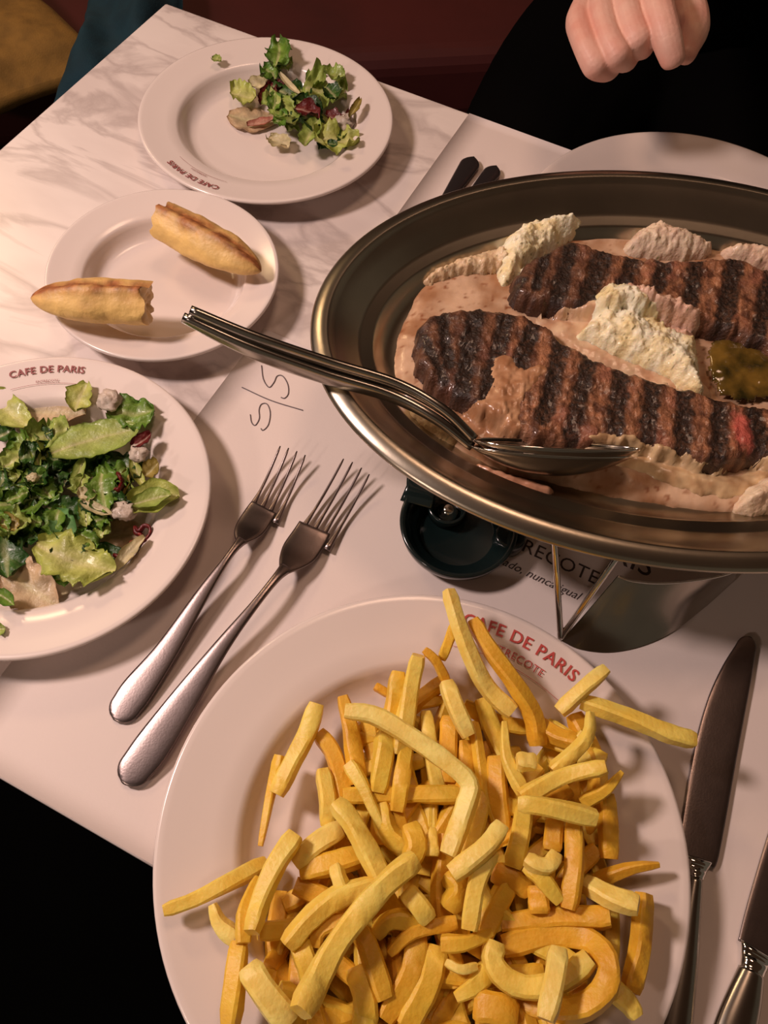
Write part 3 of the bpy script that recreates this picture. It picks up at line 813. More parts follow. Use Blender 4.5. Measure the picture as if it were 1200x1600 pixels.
# ---------------------------------------------------------------- fries
FRY_C = [S(240, 212, 88), S(244, 220, 108), S(236, 198, 70), S(248, 228, 130), S(232, 184, 58)]
def sweep_box(P, W, T, ch=.29):
    "square section with chamfered corners"
    V, Fc = [], []; N = len(P)
    sec = [(1, -1+ch), (1, 1-ch), (1-ch, 1), (-1+ch, 1), (-1, 1-ch), (-1, -1+ch), (-1+ch, -1), (1-ch, -1)]
    for i in range(N):
        t = (P[min(i+1, N-1)]-P[max(i-1, 0)]).normalized()
        s_ = t.cross(Vector((0, 0, 1))).normalized(); q = s_.cross(t).normalized()
        tw = .35*sin(P[0].x*900+P[0].y*500) + .25*sin(i*.25+P[0].x*700)
        s2 = s_*cos(tw)+q*sin(tw); q2 = q*cos(tw)-s_*sin(tw)
        for a, b in sec: V.append(P[i]+s2*(W[i]*a)+q2*(T[i]*b))
    for i in range(N-1):
        for k in range(8):
            l = (k+1) % 8; Fc.append((i*8+k, (i+1)*8+k, (i+1)*8+l, i*8+l))
    Fc.append(tuple(range(8))); Fc.append(tuple(reversed(range((N-1)*8, N*8))))
    return V, Fc
def fry_mesh(P, wd, seed, col, th=None, taper=(1, 1)):
    """P: world points, wd: full width"""
    n = max(8, int(sum((Vector(b)-Vector(a)).length for a, b in zip(P, P[1:]))/.0045)+2)
    Q = [Vector(p) for p in spline(P, n)]
    W, T = [], []
    th = th or wd*.9
    for i in range(n):
        t = i/(n-1)
        e = min(1, .82+t*n*.2) if t < .5 else min(1, .82+(1-t)*n*.2)
        tp = taper[0]*(1-t)+taper[1]*t
        W.append(wd/2*e*tp*(1+.10*nz(i*.6, seed, 0))); T.append(th/2*e*tp*(1+.10*nz(i*.6, seed, 5)))
    V, Fc = sweep_box(Q, W, T)
    C = []
    for i, v in enumerate(V):
        t = (i//8)/(n-1)
        edge = max(0, 1-min(t, 1-t)*9)*.7
        f = .5+.5*nz(v.x, v.y, v.z+seed, 150)
        c = np.array(col)*(.86+.22*f); c = c*(1-.25*edge)+np.array(S(216, 150, 44))*.25*edge
        C.append(c)
    return V, Fc, C
def surf_pf(p):
    r = sqrt((p.x-PF[0])**2+(p.y-PF[1])**2)/PF[2]
    return (rim_z(min(r, 1)) if r <= 1 else .0205)+.0008
LS = .0050
FR = [
 # points (px), width px, layer, colour, label, taper
 ([(701,922),(717,977),(743,1042),(766,1080),(801,1113)],24,5,3,'long pale fry whose tip rises highest over the back rim, left of the red lettering',(.8,1)),
 ([(738,969),(766,1015),(805,1069),(833,1118),(841,1165)],25,4,4,'long golden fry lying right against the red plate lettering',(.8,1)),
 ([(711,977),(700,1005),(690,1030)],16,3,2,'short fry stub crossing behind the highest fry at the back rim',(1,.8)),
 ([(663,1015),(682,1034),(698,1066)],14,4,4,'small thin fry touching the top of a pale fry near the back of the well',(.8,1)),
 ([(697,1066),(712,1105),(733,1150)],22,5,3,'pale straight fry slanting down to the right, below the small thin one at the back',(1,1)),
 ([(654,1024),(642,1075),(632,1130),(622,1180)],25,4,1,'broad bright fry standing upright at the back left of the heap',(.9,1)),
 ([(622,1050),(614,1110),(598,1175)],22,3,2,'yellow fry just left of the broad bright upright fry',(1,1)),
 ([(603,1146),(598,1190),(590,1238)],26,4,0,'chunky fry under the long bent fry, leftmost of its upright trio',(1,.9)),
 ([(635,1165),(628,1215),(620,1268)],22,4,2,'upright fry under the long bent fry, middle of its trio',(1,1)),
 ([(665,1113),(672,1165),(686,1245)],21,3,1,'tapering fry passing under the elbow side of the long bent fry',(.8,1)),
 ([(586,1072),(608,1085)],11,1,4,'tiny orange fry tip lying on the plate behind the heap',(1,1)),
 ([(539,1111),(585,1118),(640,1150),(700,1192),(734,1224),(728,1260),(714,1300),(700,1336)],25,7,3,'long pale fry bent like a knee across the middle of the heap',(.9,1)),
 ([(495,1099),(480,1145),(457,1191),(432,1241)],24,3,1,'outermost left fry leaning on a thinner one in the plate well',(1,.9)),
 ([(437,1180),(422,1245),(407,1322)],15,2,2,'thin fry behind the outermost left fry with a sharp lower tip',(1,.5)),
 ([(535,1088),(546,1130),(553,1176),(560,1225)],24,3,4,'golden fry hanging down from the left end of the knee-bent fry',(.7,1)),
 ([(497,1145),(520,1176),(533,1222),(540,1275)],25,2,4,'curved orange fry on the left of the well, under brighter ones',(.8,1)),
 ([(545,1193),(566,1226),(586,1270),(612,1323)],22,4,1,'slim fry with pointed lower tip left of the middle',(.9,.4)),
 ([(504,1203),(512,1250),(512,1290)],22,3,1,'short bright fry standing left of the slim pointed one',(.9,1)),
 ([(524,1254),(547,1281),(573,1327),(598,1376)],25,6,1,'smooth diagonal fry meeting the crossing pair at the left of centre',(.9,1)),
 ([(415,1350),(355,1380),(305,1405),(255,1423)],21,1.2,1,'fry jutting far out over the left rim',(1,.75)),
 ([(462,1304),(432,1350),(409,1403),(393,1457)],25,6,1,'thick fry leaning down-left just above the fry that juts over the left rim',(1,.8)),
 ([(405,1376),(384,1422),(380,1474)],19,4,2,'narrow fry hugging the left side of the thick leaning fry',(1,1)),
 ([(332,1413),(343,1442),(368,1466)],22,1.5,3,'short hooked fry on the left rim below the jutting one',(.5,1)),
 ([(374,1472),(368,1526),(360,1600)],24,3,2,'fry running straight down at the far left of the heap bottom',(.9,1)),
 ([(389,1511),(412,1549),(452,1600)],30,5,3,'thick pale fry slanting to the bottom edge at lower left',(1,1)),
 ([(650,1342),(616,1369),(577,1410),(531,1468),(501,1520),(470,1582)],29,8,1,'longest fry on top, crossing diagonally over the lower left of the heap',(.9,1)),
 ([(448,1478),(485,1434),(531,1400),(590,1384)],25,6,1,'curved fry passing under the longest top fry at its upper half',(.9,1)),
 ([(466,1468),(478,1505),(490,1545)],24,5,0,'short steep fry between the curved fry and the longest top fry',(1,1)),
 ([(524,1354),(530,1372),(536,1388)],17,6,3,'stubby upright fry end above the curved fry at left',(1,1)),
 ([(470,1361),(516,1350),(570,1336)],26,4,2,'level fry just left of the smooth diagonal fry',(1,1)),
 ([(462,1350),(498,1316),(531,1296)],26,4,3,'broad fry end bridging the gap at the upper left of the heap',(1,1)),
 ([(493,1480),(498,1455),(531,1442),(566,1462),(585,1510),(602,1560)],25,5,4,'curled fry looping below the curved one at lower left',(.7,1)),
 ([(662,1447),(630,1436),(605,1440),(586,1462)],22,5,2,'fry with a downward hook at its left end, left of bottom centre',(1,.8)),
 ([(636,1394),(652,1412),(670,1436)],27,6,1,'short wide fry just below the top end of the longest fry',(.9,.9)),
 ([(712,1441),(646,1457),(608,1490)],19,5,4,'thin curved fry sweeping left from the bottom centre',(1,.6)),
 ([(652,1462),(642,1518),(600,1592)],28,4,4,'thick orange fry fanning out to the bottom edge, left of centre',(1,.9)),
 ([(683,1480),(669,1537),(632,1602)],29,4,2,'thick fry fanning to the bottom edge at the centre',(1,1)),
 ([(556,1512),(570,1560),(574,1602)],27,4,2,'fry running down to the bottom edge beneath the curled one',(1,1)),
 ([(784,1290),(757,1326),(706,1366)],25,8,3,'short bright fry lying uppermost at the centre, slanting down-left',(.9,1)),
 ([(768,1330),(745,1380),(734,1453)],23,7,1,'upright fry hanging below the uppermost short centre fry',(1,1)),
 ([(676,1293),(674,1338)],22,5,1,'pointed fry tip with a brown speck near the centre',(.4,1)),
 ([(824,1352),(846,1372),(874,1408)],23,6,0,'fry slanting right under the heart-shaped curl',(1,.8)),
 ([(868,1334),(858,1352),(840,1352),(822,1342)],19,7,3,'small heart-shaped curled fry end right of centre',(1,1)),
 ([(839,1384),(843,1428)],25,5,4,'stubby fry end directly below the heart-shaped curl',(1,1)),
 ([(897,1281),(897,1357),(888,1420)],25,6,4,'vertical fry right of the heart-shaped curl',(.9,.9)),
 ([(914,1380),(955,1402),(998,1415)],25,5,3,'brightest short fry at the right edge of the heap',(.9,1)),
 ([(1030,1351),(985,1357),(931,1376)],19,1.5,4,'tapering fry reaching onto the right rim above the brightest one',(.4,1)),
 ([(1006,1396),(1000,1480),(985,1550)],23,1.5,4,'long fry lying along the right rim of the plate, lower right',(1,1)),
 ([(782,1444),(870,1435),(954,1434)],25,4,4,'long level fry above the big ring-shaped fry',(.9,1)),
 ([(784,1478),(855,1462),(912,1466),(948,1500),(946,1543),(908,1576),(855,1578),(812,1566)],30,4,4,'big ring-shaped curled fry at lower right',(1,.8)),
 ([(774,1472),(770,1503),(793,1532),(832,1544),(885,1528),(922,1497)],25,6,1,'curved fry with a bright left end nested in the big ring-shaped fry',(1,1)),
 ([(872,1482),(866,1534),(853,1594)],25,8,3,'greenish yellow fry crossing over the ring-shaped fry',(1,.95)),
 ([(950,1540),(980,1566),(996,1590)],25,2,1,'short fry with ragged tip at the lower right corner of the heap',(1,.7)),
 ([(690,1474),(728,1473),(768,1457)],24,6,2,'pointed fry lying level at the bottom centre',(.9,.5)),
 ([(697,1504),(720,1515),(744,1510)],14,6,3,'tiny crescent-shaped fry at the bottom centre',(.7,.8)),
 ([(766,1510),(740,1541),(713,1558)],25,5,0,'short fry pointing down-left below the tiny crescent',(1,.6)),
 ([(743,1570),(772,1577),(803,1590)],34,5,4,'wide flat fry at the bottom edge right of centre',(1,1)),
 ([(788,1128),(792,1184),(817,1238)],22,6,1,'curved slim fry at the upper centre right, pointed at its top',(.4,.9)),
 ([(807,1190),(837,1191)],22,7,3,'cube-like fry end facing up at the upper right of the heap',(1,1)),
 ([(922,1113),(919,1149),(887,1185),(864,1206)],23,6,1,'curved pale fry with pointed top end at upper right',(.5,1)),
 ([(948,1198),(878,1214),(814,1247)],24,7,1,'straight fry slanting across the upper right of the heap',(.8,1)),
 ([(972,1206),(945,1236),(912,1252)],20,5,2,'pointed fry on the right edge, just below the straight slanting one',(.4,1)),
 ([(946,1046),(916,1072),(874,1112)],20,3,3,'fry lying over the back right rim near the platter stand',(1,1)),
 ([(1085,1157),(1042,1145),(985,1122),(908,1096)],23,2.5,1,'long fry jutting far out over the right rim toward the knife blade',(1,1)),
 ([(809,1256),(855,1261),(931,1278)],24,8,1,'fry with a square right end on top, right of the knee-bent fry',(.9,1)),
 ([(946,1240),(950,1290),(952,1342)],23,2,4,'vertical fry at the right edge inside the plate well',(1,1)),
 ([(774,1184),(778,1240),(786,1300)],25,4,4,'upright orange fry between the knee-bent fry and the slim curved one',(1,1)),
 ([(820,1262),(812,1310),(801,1355)],25,5,0,'upright fry just above the heart-shaped curl',(1,1)),
 ([(770,1362),(800,1372),(826,1390)],25,4,4,'fry slanting under the heart-shaped curl from the left',(1,1)),
 ([(700,1366),(716,1390),(700,1420)],24,5,2,'broad fry under the uppermost short centre fry',(1,1)),
 ([(868,1282),(862,1330)],24,5,4,'short upright fry just left of the vertical one at the right',(1,1)),
 ([(640,1290),(650,1320),(640,1345)],26,5,2,'stubby fry left of the knee-bent fry, above the longest one',(1,1)),
 ([(840,1130),(870,1150),(905,1160)],22,3,4,'orange fry partly covered beneath the back right fries',(1,1)),
 ([(596,1258),(606,1300),(640,1330)],24,3.5,0,'fry tucked below the upright trio at left of centre',(1,1)),
]
for i, (pts, wd, lay, ci, lab, tp) in enumerate(FR):
    P = []
    n = len(pts)
    for j, (x, y) in enumerate(pts):
        t = j/(n-1)
        z = .012
        for _ in range(3):
            p = at(x, y, z); z = surf_pf(p)+.0045+lay*LS-.0022*abs(2*t-1)*(lay > 2)
        P.append(at(x, y, z))
    cz = sum((p for p in P), Vector())/n
    wm = wd*(H-cz.z)/F*1.14
    V, Fc, C = fry_mesh(P, wm, i*3.7, FRY_C[ci], taper=tp)
    o = mesh('fry', local(V, cz), Fc, M['fry'], None, True, C, cz); o.data.set_sharp_from_angle(angle=radians(41))
    tag(o, lab, 'fry', 'fries on the large white plate')
# fries buried in the heap
HULL = [(520,1150),(600,1075),(690,1040),(790,1110),(900,1105),(955,1190),(945,1330),(985,1420),(975,1560),(930,1640),(800,1700),(560,1700),(400,1640),(385,1480),(420,1370),(500,1290)]
HP = np.array([at(x, y, .015)[:2] for x, y in chaikin(HULL)])
cand = 0; placed = 0
lo, hi = HP.min(0), HP.max(0)
while placed < 170 and cand < 12000:
    cand += 1
    c = np.array([random.uniform(lo[0], hi[0]), random.uniform(lo[1], hi[1])])
    d = sdf(c[None], HP)[0]
    if d < .006: continue
    lay = min(random.choice([0, 0, .9, 1.8, 2.7, 3.5]), d/.012)
    L = random.uniform(.03, .065); a = random.gauss(1.45, .8); bend = random.gauss(0, .25)
    e1 = c+np.array([cos(a), sin(a)])*L/2; e2 = c-np.array([cos(a+bend), sin(a+bend)])*L/2
    if sdf(np.array([e1, e2]), HP).min() < .003: continue
    P = []
    for q in (e1, c, e2):
        v = Vector((q[0], q[1], 0)); P.append(Vector((q[0], q[1], surf_pf(v)+.0045+lay*LS+random.uniform(-.001, .0015))))
    cz = P[1]
    V, Fc, C = fry_mesh(P, random.uniform(.0074, .0094), placed*1.3, random.choice([FRY_C[4], FRY_C[2], FRY_C[0]]), taper=(random.choice([1, 1, .6]), 1))
    o = mesh('fry', local(V, cz), Fc, M['fry'], None, True, C, cz); o.data.set_sharp_from_angle(angle=radians(41))
    tag(o, 'golden fry buried among the others low in the heap', 'fry', 'fries buried low in the heap')
    placed += 1

# ---------------------------------------------------------------- salad
LC = dict(dark=(S(30, 72, 24), S(66, 116, 34)), mid=(S(92, 142, 44), S(140, 176, 66)), light=(S(158, 186, 80), S(200, 212, 118)),
          yellow=(S(190, 204, 90), S(222, 222, 136)), cream=(S(226, 214, 160), S(236, 222, 184)), pale=(S(224, 190, 150), S(228, 208, 168)), white=(S(234, 214, 196), S(244, 230, 214)),
          red=(S(96, 18, 20), S(130, 34, 34)), teal=(S(90, 150, 80), S(140, 186, 120)), olive=(S(150, 130, 50), S(180, 160, 84)), pink=(S(214, 130, 110), S(232, 176, 150)))
def leaf(name, c, L, W, ang, col, zc, seed, ruffle=1.0, curl=.25, rib=True, tilt=0, label=None, cat='leaf', group=None):
    """wavy leaf blade centred on c (world), L x W metres, ang in the plane"""
    nu, nv = max(14, int(L/.0014)), max(10, int(W/.0016))
    nu, nv = min(nu, 48), min(nv, 28)
    V, Fc, C = [], [], []
    c0, c1 = [np.array(q) for q in LC[col]]
    ribc = np.array(S(232, 224, 170)) if col not in ('red', 'pink') else np.array(S(226, 190, 170))
    ce, se = cos(ang), sin(ang)
    top = []
    for i in range(nu+1):
        u = i/nu
        prof = (sin(pi*min(1, max(0, u*.92+.05)))**.6)*(1+.15*nz(u*3, seed, 0, 1.5))
        for j in range(nv+1):
            v = j/nv*2-1
            wob = 1+.24*ruffle*nz(u*7, (1 if v > 0 else -1)*2, seed, 1.3)+.16*ruffle*nz(u*19, (1 if v > 0 else -1)*3, seed+2, 1.3)
            x = (u-.5)*L; y = v*W/2*prof*(1+(wob-1)*abs(v))
            y += .12*W*sin(u*3+seed)
            amp = ruffle*min(L, W)*.17
            z = amp*(nz(u*4.2, v*1.6, seed, 1.0)*(.3+abs(v)) + .55*nz(u*10, v*3.2, seed+4, 1.0)*abs(v)**1.4) + curl*W*.5*v*v + .10*L*sin(pi*u)*nz(seed, 1.7, 0)
            z += tilt*y
            z += -.0006*exp(-(v/.1)**2) if rib else 0
            top.append(Vector((x*ce-y*se, x*se+y*ce, z)))
            f = min(1, abs(v)*.9+.25*nz(u*9, v*5, seed+7)); 
            vein = max(0, nz(u*16+abs(v)*5, .3, seed, 1.0))**1.0*.35 if rib else 0
            cc = c1*(1-f)+c0*f
            rb = exp(-(v/.09)**2)*(1-.6*u)*(.85 if rib else 0)+vein*.35
            C.append(cc*(1-min(1, rb))+ribc*min(1, rb))
    zmin = min(p.z for p in top)
    n = len(top)
    for p in top: V.append(Vector((p.x, p.y, p.z-zmin)))
    for p in top: V.append(Vector((p.x, p.y, p.z-zmin-.0005)))
    for i in range(nu):
        for j in range(nv):
            q = (i*(nv+1)+j, (i+1)*(nv+1)+j, (i+1)*(nv+1)+j+1, i*(nv+1)+j+1)
            Fc.append(q); Fc.append(tuple(k+n for k in reversed(q)))
    m = nv+1
    rim = [j for j in range(m)]+[i*m+nv for i in range(1, nu+1)]+[nu*m+j for j in range(nv-1, -1, -1)]+[i*m for i in range(nu-1, 0, -1)]
    for p, q in zip(rim, rim[1:]+rim[:1]): Fc.append((q, p, p+n, q+n))
    o = mesh(name, V, Fc, M['leaf'], None, True, C+C, Vector((c.x, c.y, zc)))
    return tag(o, label, cat, group)
def chunk(name, c, r, col, zc, seed, label, group=None, sx=1, ang=0):
    V, Fc, C = [], [], []
    nu, nv = 14, 20
    for i in range(nu+1):
        a = pi*i/nu
        for j in range(nv):
            b = 2*pi*j/nv
            d = Vector((sin(a)*cos(b), sin(a)*sin(b), cos(a)))
            k = 1+.45*fbm(d.x+seed, d.y, d.z, 1.6, 3)
            p = Vector((d.x*r*k*sx, d.y*r*k, d.z*r*k*.6+r*.6))
            V.append(Vector((p.x*cos(ang)-p.y*sin(ang), p.x*sin(ang)+p.y*cos(ang), p.z)))
            f = min(1, max(0, .5+nz(d.x*2, d.y*2, seed))); C.append(np.array(LC[col][0])*(1-f)+np.array(LC[col][1])*f)
    for i in range(nu):
        for j in range(nv):
            l = (j+1) % nv; Fc.append((i*nv+j, (i+1)*nv+j, (i+1)*nv+l, i*nv+l))
    return tag(mesh(name, V, Fc, M['leaf'], None, True, C, Vector((c.x, c.y, zc))), label, 'leaf', group)
def place_leaf(scale, ox, oy, P, grp, cx, cy, L, W, a, col, lay, lab, ruf=1.0, curl=.25, kind='leaf', rib=True):
    x, y = ox+cx/scale, oy+cy/scale
    z = .008+lay*.0038
    # real size and direction: carry the two ends of the midrib onto the plate
    dx, dy = cos(radians(a))*L/2/scale, -sin(radians(a))*L/2/scale
    p1, p2, pc_ = at(x-dx, y-dy, z), at(x+dx, y+dy, z), at(x, y, z)
    q1, q2 = at(x+dy*W/L, y-dx*W/L, z), at(x-dy*W/L, y+dx*W/L, z)
    Lw, Ww = (p2-p1).length, (q2-q1).length
    ang = atan2((p2-p1).y, (p2-p1).x)
    if kind == 'leaf': Ww *= 1.18
    r = sqrt((pc_.x-P[0])**2+(pc_.y-P[1])**2)/P[2]
    zc = rim_z(min(r, 1))+.0020+lay*.0036
    seed = cx*.013+cy*.007
    if kind == 'leaf': return leaf('salad_leaf', pc_, Lw, Ww, ang, col, zc, seed, ruf, curl, rib, label=lab, group=grp)
    if kind == 'chunk': return chunk('salad_piece', pc_, Ww/2, col, zc, seed, lab, grp, sx=Lw/Ww, ang=ang)
G1 = 'salad leaves on the left plate'
SAL = [
 (180,235,310,95,-8,'pale',0,'long translucent blush leaf at the back of the left salad',.5,.1),
 (55,240,200,95,-38,'yellow',1,'pale yellow leaf at the back left, cut by the picture edge',.7,.2),
 (330,210,120,75,60,'yellow',1,'small pale-tipped leaf behind the large lance-shaped leaf',1,.3),
 (520,275,180,110,8,'mid',1,'frilly green leaf at the back right of the left salad',1.6,.2),
 (185,320,170,110,10,'light',2,'frilly light green leaf left of the lance-shaped leaf',1.8,.3),
 (5,305,90,70,40,'dark',2,'dark leaf tip at the left edge, highest of the dark ones',.8,.2),
 (60,385,160,100,80,'mid',2,'mid green leaf with pale stalks at the left edge',1.3,.3),
 (130,380,130,36,100,'light',4,'narrow light stalk standing left of the large lance-shaped leaf',.5,.5),
 (205,470,260,130,10,'dark',1,'dark green leaf under the lance-shaped leaf',1.2,.2),
 (45,450,190,140,-10,'dark',1,'dark leaf mass at the left edge, middle height',1.3,.2),
 (455,440,200,110,20,'dark',2,'dark green leaf right of centre, below the lance-shaped leaf',1.2,.2),
 (362,335,345,118,20,'light',5,'large ribbed lance-shaped leaf lying uppermost on the salad',.45,.10),
 (300,462,130,40,78,'light',4,'short light stalk below the lance-shaped leaf',.5,.5),
 (405,530,180,100,-78,'mid',4,'bright frilly green leaf at the right of centre',1.7,.2),
 (465,500,120,42,68,'olive',4,'reddish olive strip beside the bright frilly leaf',.8,.4),
 (100,575,290,120,4,'mid',2,'broad olive-green leaf across the middle left of the salad',1.3,.2),
 (365,590,130,34,-20,'cream',5,'cream rib crossing the centre of the salad',.6,.5),
 (330,540,70,50,20,'cream',5,'ragged cream scrap at the centre of the salad',1.6,.4),
 (595,590,205,105,6,'yellow',2,'cupped pale leaf reaching farthest right on the salad plate',.4,.45),
 (590,585,150,60,8,'light',3,'green inner blade resting in the cupped pale leaf',.5,.4),
 (530,460,120,40,-70,'yellow',3,'curved pale stalk below the white radicchio curl',.6,.5),
 (585,460,75,55,30,'olive',3,'olive brown scrap at the right side of the salad',1,.5),
 (420,690,230,140,-8,'pale',0,'flat blush leaf under the right half of the salad',.4,.05),
 (270,640,220,120,-20,'dark',3,'dark green leaf below the centre of the salad',1.2,.3),
 (240,665,150,78,-48,'teal',4,'bluish light-edged leaf folded over the dark one',1.0,.5),
 (120,680,190,140,10,'dark',2,'dark green leaf in the lower left of the salad',1.3,.2),
 (30,650,80,60,-60,'olive',4,'yellowish scrap near the left edge, below middle',1,.4),
 (30,760,210,130,85,'dark',2,'very dark leaf at the left edge, lowest of the dark ones',1.2,.2),
 (290,785,320,155,-16,'yellow',4,'bright yellow-green leaf at the front of the salad',1.2,.2),
 (415,770,140,70,-32,'dark',2,'dark leaf tip right of the bright yellow-green leaf',1,.3),
 (245,850,90,65,30,'mid',3,'small green tip under the bright yellow-green leaf',1,.3),
 (515,800,170,42,48,'cream',1,'slender cream strip near the red curl',.6,.4),
 (110,905,250,160,-20,'pale',1,'large blush yellow leaf at the front left of the salad',.8,.15),
 (25,960,90,52,-25,'mid',3,'small glossy green curl at the left edge, front',.8,.6),
 (32,1095,42,40,20,'light',0,'lone green crumb on the near rim of the salad plate',1,.2),
]
for s in SAL:
    cx, cy, L, W, a, col, lay, lab, ruf, cu = s
    place_leaf(2.4615, 0, 550, PS, G1, cx, cy, L, W, a, col, lay, lab, ruf, cu)
place_leaf(2.4615, 0, 550, PS, G1, 440, 232, 85, 75, 40, 'white', 2, 'white crunchy piece at the back right of the left salad', kind='chunk')
place_leaf(2.4615, 0, 550, PS, G1, 537, 392, 70, 62, 40, 'white', 4, 'white radicchio curl on the right side of the salad', kind='chunk')
place_leaf(2.4615, 0, 550, PS, G1, 475, 612, 95, 66, 15, 'white', 4, 'white crunchy piece left of the cupped pale leaf', kind='chunk')
place_leaf(2.4615, 0, 550, PS, G1, 120, 475, 46, 30, 10, 'cream', 5, 'tiny cream piece on the dark leaves at left', kind='chunk')
place_leaf(2.4615, 0, 550, PS, G1, 548, 348, 90, 40, 35, 'red', 4, 'dark red radicchio scrap above the white curl', .8, .5)
def red_curl(pts, scale, ox, oy, z, r, label, grp, seed=0):
    q = spline([(ox+a/scale, oy+b/scale) for a, b in pts], 44)
    P = [at(a, b, z+.0015*sin(i*.3)) for i, (a, b) in enumerate(q)]
    c = sum(P, Vector())/len(P)
    V, Fc = sweep(local(P, c), [r*(1+.2*sin(i*.7)) for i in range(44)], [r*1.6]*44, n=8)
    C = [np.array(S(110, 20, 22)) if nz(v.x, v.y, v.z, 400) < .2 else np.array(S(170, 60, 50)) for v in V]
    return tag(mesh('radicchio_curl', V, Fc, M['leaf'], None, True, C, c), label, 'leaf', grp)
random.seed(21)
for k in range(46):
    a = random.uniform(0, 2*pi); rr_ = sqrt(random.random())
    cx, cy = 215+270*rr_*cos(a), 550+240*rr_*sin(a)
    if cx < -30: continue
    if (cx-362)**2/170**2+(cy-330)**2/60**2 < 1: continue
    colr = random.choice(['dark', 'dark', 'mid', 'mid', 'light'])
    place_leaf(2.4615, 0, 550, PS, 'small torn leaves in the left salad', cx, cy, random.uniform(70, 130), random.uniform(50, 85), random.uniform(0, 180), colr,
               random.choice([2, 3, 4]), 'small torn green leaf mixed into the salad on the left plate', 2.0, .3)
red_curl([(440, 782), (475, 790), (515, 765), (525, 735), (505, 735), (512, 760), (545, 735), (575, 708), (578, 678), (555, 668), (535, 690), (522, 672), (522, 695), (545, 705), (560, 730)], 2.4615, 0, 550, .0155, .0012,
         'looped dark red curl at the right front of the salad', G1)
red_curl([(455, 470), (470, 500), (455, 530), (440, 520)], 2.4615, 0, 550, .024, .0012, 'short dark red stem beside the bright frilly leaf', G1)
G2 = 'salad scraps on the topmost plate'
TOP = [
 (530,385,210,85,-8,'pale',0,'flat blush leaf left of centre on the topmost plate',.4,.05),
 (562,402,115,26,10,'pink',1,'pink rib on the flat blush leaf',.5,.4),
 (635,172,115,88,85,'mid',2,'bright green tuft highest on the topmost plate',1.8,.3),
 (590,280,105,52,62,'red',2,'dark red scrap below the bright green tuft',1,.4),
 (628,245,70,40,-20,'red',2,'smaller dark red scrap touching the green tuft',1,.4),
 (560,232,80,50,30,'cream',1,'cream scrap left of the bright green tuft',.7,.3),
 (690,285,150,95,-35,'dark',2,'dark green leaf under the pale stalk on the topmost plate',1.3,.3),
 (688,240,125,20,-50,'cream',4,'slim pale stalk beside the bright green tuft',.4,.5),
 (490,288,110,88,0,'yellow',1,'pale yellow-green piece farthest left in the scraps',1.2,.3),
 (655,345,170,88,-62,'light',3,'light ruffled leaf in the centre of the scraps',1.6,.3),
 (735,385,180,100,-52,'dark',2,'dark green leaf right of the light ruffled one',1.4,.3),
 (762,362,110,52,-20,'red',4,'wine red scrap in the centre right of the scraps',1,.4),
 (840,290,190,125,-5,'light',2,'wide light green leaf at the upper right of the scraps',1.4,.2),
 (866,284,75,55,-40,'dark',4,'dark green patch of leaf on the wide light leaf',1.2,.3),
 (880,385,90,42,-15,'red',3,'wine red scrap left of the white piece',1,.4),
 (935,388,62,22,80,'red',3,'narrow wine red sliver standing by the white piece',.6,.5),
 (966,392,90,26,62,'olive',2,'brownish strip at the right end of the scraps',.6,.5),
 (780,455,120,66,68,'light',3,'light leaf tip pointing toward the viewer',1,.3),
 (890,485,190,90,2,'yellow',2,'yellow-green frilly leaf lowest in the scraps',1.6,.2),
 (848,420,120,60,10,'yellow',1,'pale leaf base between red scraps',1,.2),
 (872,540,42,26,5,'dark',4,'tiny dark green tip on the lowest frilly leaf',.6,.3),
 (640,492,90,56,-35,'cream',1,'separate creamy piece lying below the others',1,.4),
 (385,204,42,26,-10,'light',1,'stray green crumb far left of the scraps',1,.3),
]
for s in TOP:
    cx, cy, L, W, a, col, lay, lab, ruf, cu = s
    place_leaf(2.727, 200, 40, PT, G2, cx, cy, L, W, a, col, lay, lab, ruf, cu)
random.seed(5)
for (cx, cy) in ((600, 210), (665, 200), (620, 320), (690, 330), (700, 420), (760, 320), (800, 250), (880, 260), (830, 500), (920, 500), (800, 370), (650, 390), (905, 450), (740, 300)):
    place_leaf(2.727, 200, 40, PT, 'small torn leaves on the topmost plate', cx, cy, random.uniform(55, 90), random.uniform(40, 60), random.uniform(0, 180), random.choice(['mid', 'light', 'dark', 'light']),
               random.choice([1, 2, 3]), 'small torn green scrap among the leftovers on the topmost plate', 2.0, .3)
place_leaf(2.727, 200, 40, PT, G2, 925, 420, 62, 56, 40, 'white', 2, 'white crunchy piece at the right of the scraps', kind='chunk')

# ---------------------------------------------------------------- the guest opposite
def skinned(name, chains, m, parent, sub=2, voxel=None, smooth=0):
    V, E, R, roots = [], [], [], []
    for ch in chains:
        b = len(V); roots.append(b)
        for k, (p, r) in enumerate(ch):
            V.append(tuple(p)); R.append(r)
            if k: E.append((b+k-1, b+k))
    me = bpy.data.meshes.new(name); me.from_pydata(V, E, []); me.materials.append(m)
    o = bpy.data.objects.new(name, me); COL.objects.link(o); o.parent = parent
    md = o.modifiers.new('skin', 'SKIN'); md.use_smooth_shade = True
    if not me.skin_vertices:
        bpy.context.view_layer.objects.active = o; bpy.ops.mesh.customdata_skin_add()
    sv = me.skin_vertices[0].data
    for i, r in enumerate(R): sv[i].radius = (r, r); sv[i].use_root = i in roots
    s = o.modifiers.new('sub', 'SUBSURF'); s.levels = s.render_levels = sub
    if voxel:
        rm = o.modifiers.new('remesh', 'REMESH'); rm.mode = 'VOXEL'; rm.voxel_size = voxel; rm.use_smooth_shade = True
    if smooth:
        sm = o.modifiers.new('smooth', 'SMOOTH'); sm.factor = .5; sm.iterations = smooth
    return o
hip = Vector((.27, 1.02, -.14))
person = empty('person', hip, 'person in black clothes seated opposite, right hand above the table edge', 'person')
def pl(x, y, d): return ray(x, y, d)-hip
rr = 1.18
palm_c = pl(968, -45, .600)
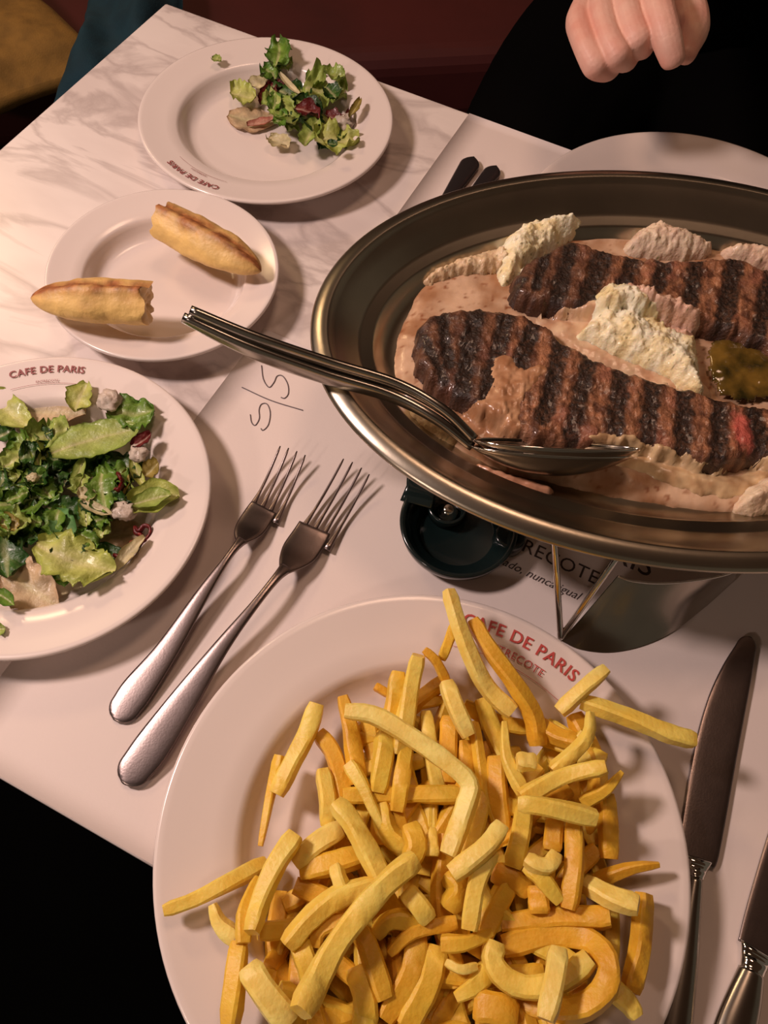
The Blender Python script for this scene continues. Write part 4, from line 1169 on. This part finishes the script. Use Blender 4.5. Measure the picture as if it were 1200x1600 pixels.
wrist = pl(985, -130, .640)
elbow = Vector((-.10, -.12, .28))
chains = [
 # palm and forearm
 [(pl(965, 5, .596), .015*rr), (pl(972, -40, .610), .021*rr), (pl(985, -95, .628), .021*rr), (wrist, .019*rr), (wrist.lerp(elbow, .4), .024*rr), (wrist.lerp(elbow, .8), .03*rr)],
 [(pl(935, 5, .592), .012*rr), (pl(955, -35, .608), .016*rr)],
 [(pl(1010, -10, .594), .013*rr), (pl(1000, -50, .608), .018*rr)],
 # little, ring, middle: knuckle, middle joint, folded back
 [(pl(925, -14, .585), .0100), (pl(902, 34, .566), .0102), (pl(914, 70, .552), .0092), (pl(931, 106, .548), .0098), (pl(950, 110, .564), .0086), (pl(965, 84, .582), .0080)],
 [(pl(955, -28, .583), .0105), (pl(938, 12, .560), .0104), (pl(948, 54, .547), .0090), (pl(964, 90, .541), .0100), (pl(978, 94, .558), .009), (pl(987, 74, .578), .0084)],
 [(pl(988, -38, .580), .0110), (pl(975, -2, .557), .0110), (pl(984, 32, .545), .0097), (pl(994, 64, .538), .0106), (pl(1003, 74, .556), .0094), (pl(1008, 56, .576), .0086)],
 # index reaching down
 [(pl(1005, -45, .580), .0125), (pl(1022, -15, .552), .0126), (pl(1031, 25, .538), .0114), (pl(1041, 58, .536), .0110), (pl(1050, 88, .540), .0094), (pl(1055, 108, .544), .0080)],
 # thumb
 [(pl(1005, -60, .604), .015), (pl(1050, -30, .598), .0130), (pl(1082, 10, .588), .0116), (pl(1088, 45, .580), .0116), (pl(1074, 76, .568), .0086), (pl(1069, 94, .560), .0078)],
]
body = skinned('body', chains, M['skin'], person, sub=2, voxel=.0009, smooth=1)
tag(body, 'bare right hand with curled fingers and pointing index finger')
# jacket: torso, shoulders, sleeve
jw = wrist.lerp(elbow, .32)
jack = skinned('jacket', [
 [(Vector((0, 0, 0)), .18), (Vector((0, -.02, .20)), .175), (Vector((0, -.04, .40)), .18), (Vector((0, -.04, .52)), .10)],
 [(Vector((0, -.04, .42)), .11), (Vector((-.18, -.05, .44)), .085), (Vector((-.20, -.10, .34)), .07), (Vector((-.14, -.13, .29)), .06), (jw, .036)],
 [(Vector((0, -.04, .42)), .11), (Vector((.18, -.04, .44)), .085), (Vector((.26, -.05, .22)), .065), (Vector((.22, -.25, .12)), .055), (Vector((.10, -.30, .09)), .045)],
], M['cloth'], person, sub=2, voxel=.008, smooth=3)
tr = skinned('trousers', [
 [(Vector((0, 0, 0)), .16), (Vector((-.12, -.12, -.05)), .11), (Vector((-.20, -.42, -.06)), .085), (Vector((-.20, -.46, -.50)), .065)],
 [(Vector((0, 0, 0)), .16), (Vector((.09, -.12, -.05)), .11), (Vector((.14, -.42, -.06)), .085), (Vector((.14, -.46, -.50)), .065)],
], M['cloth'], person, sub=2, voxel=.01)
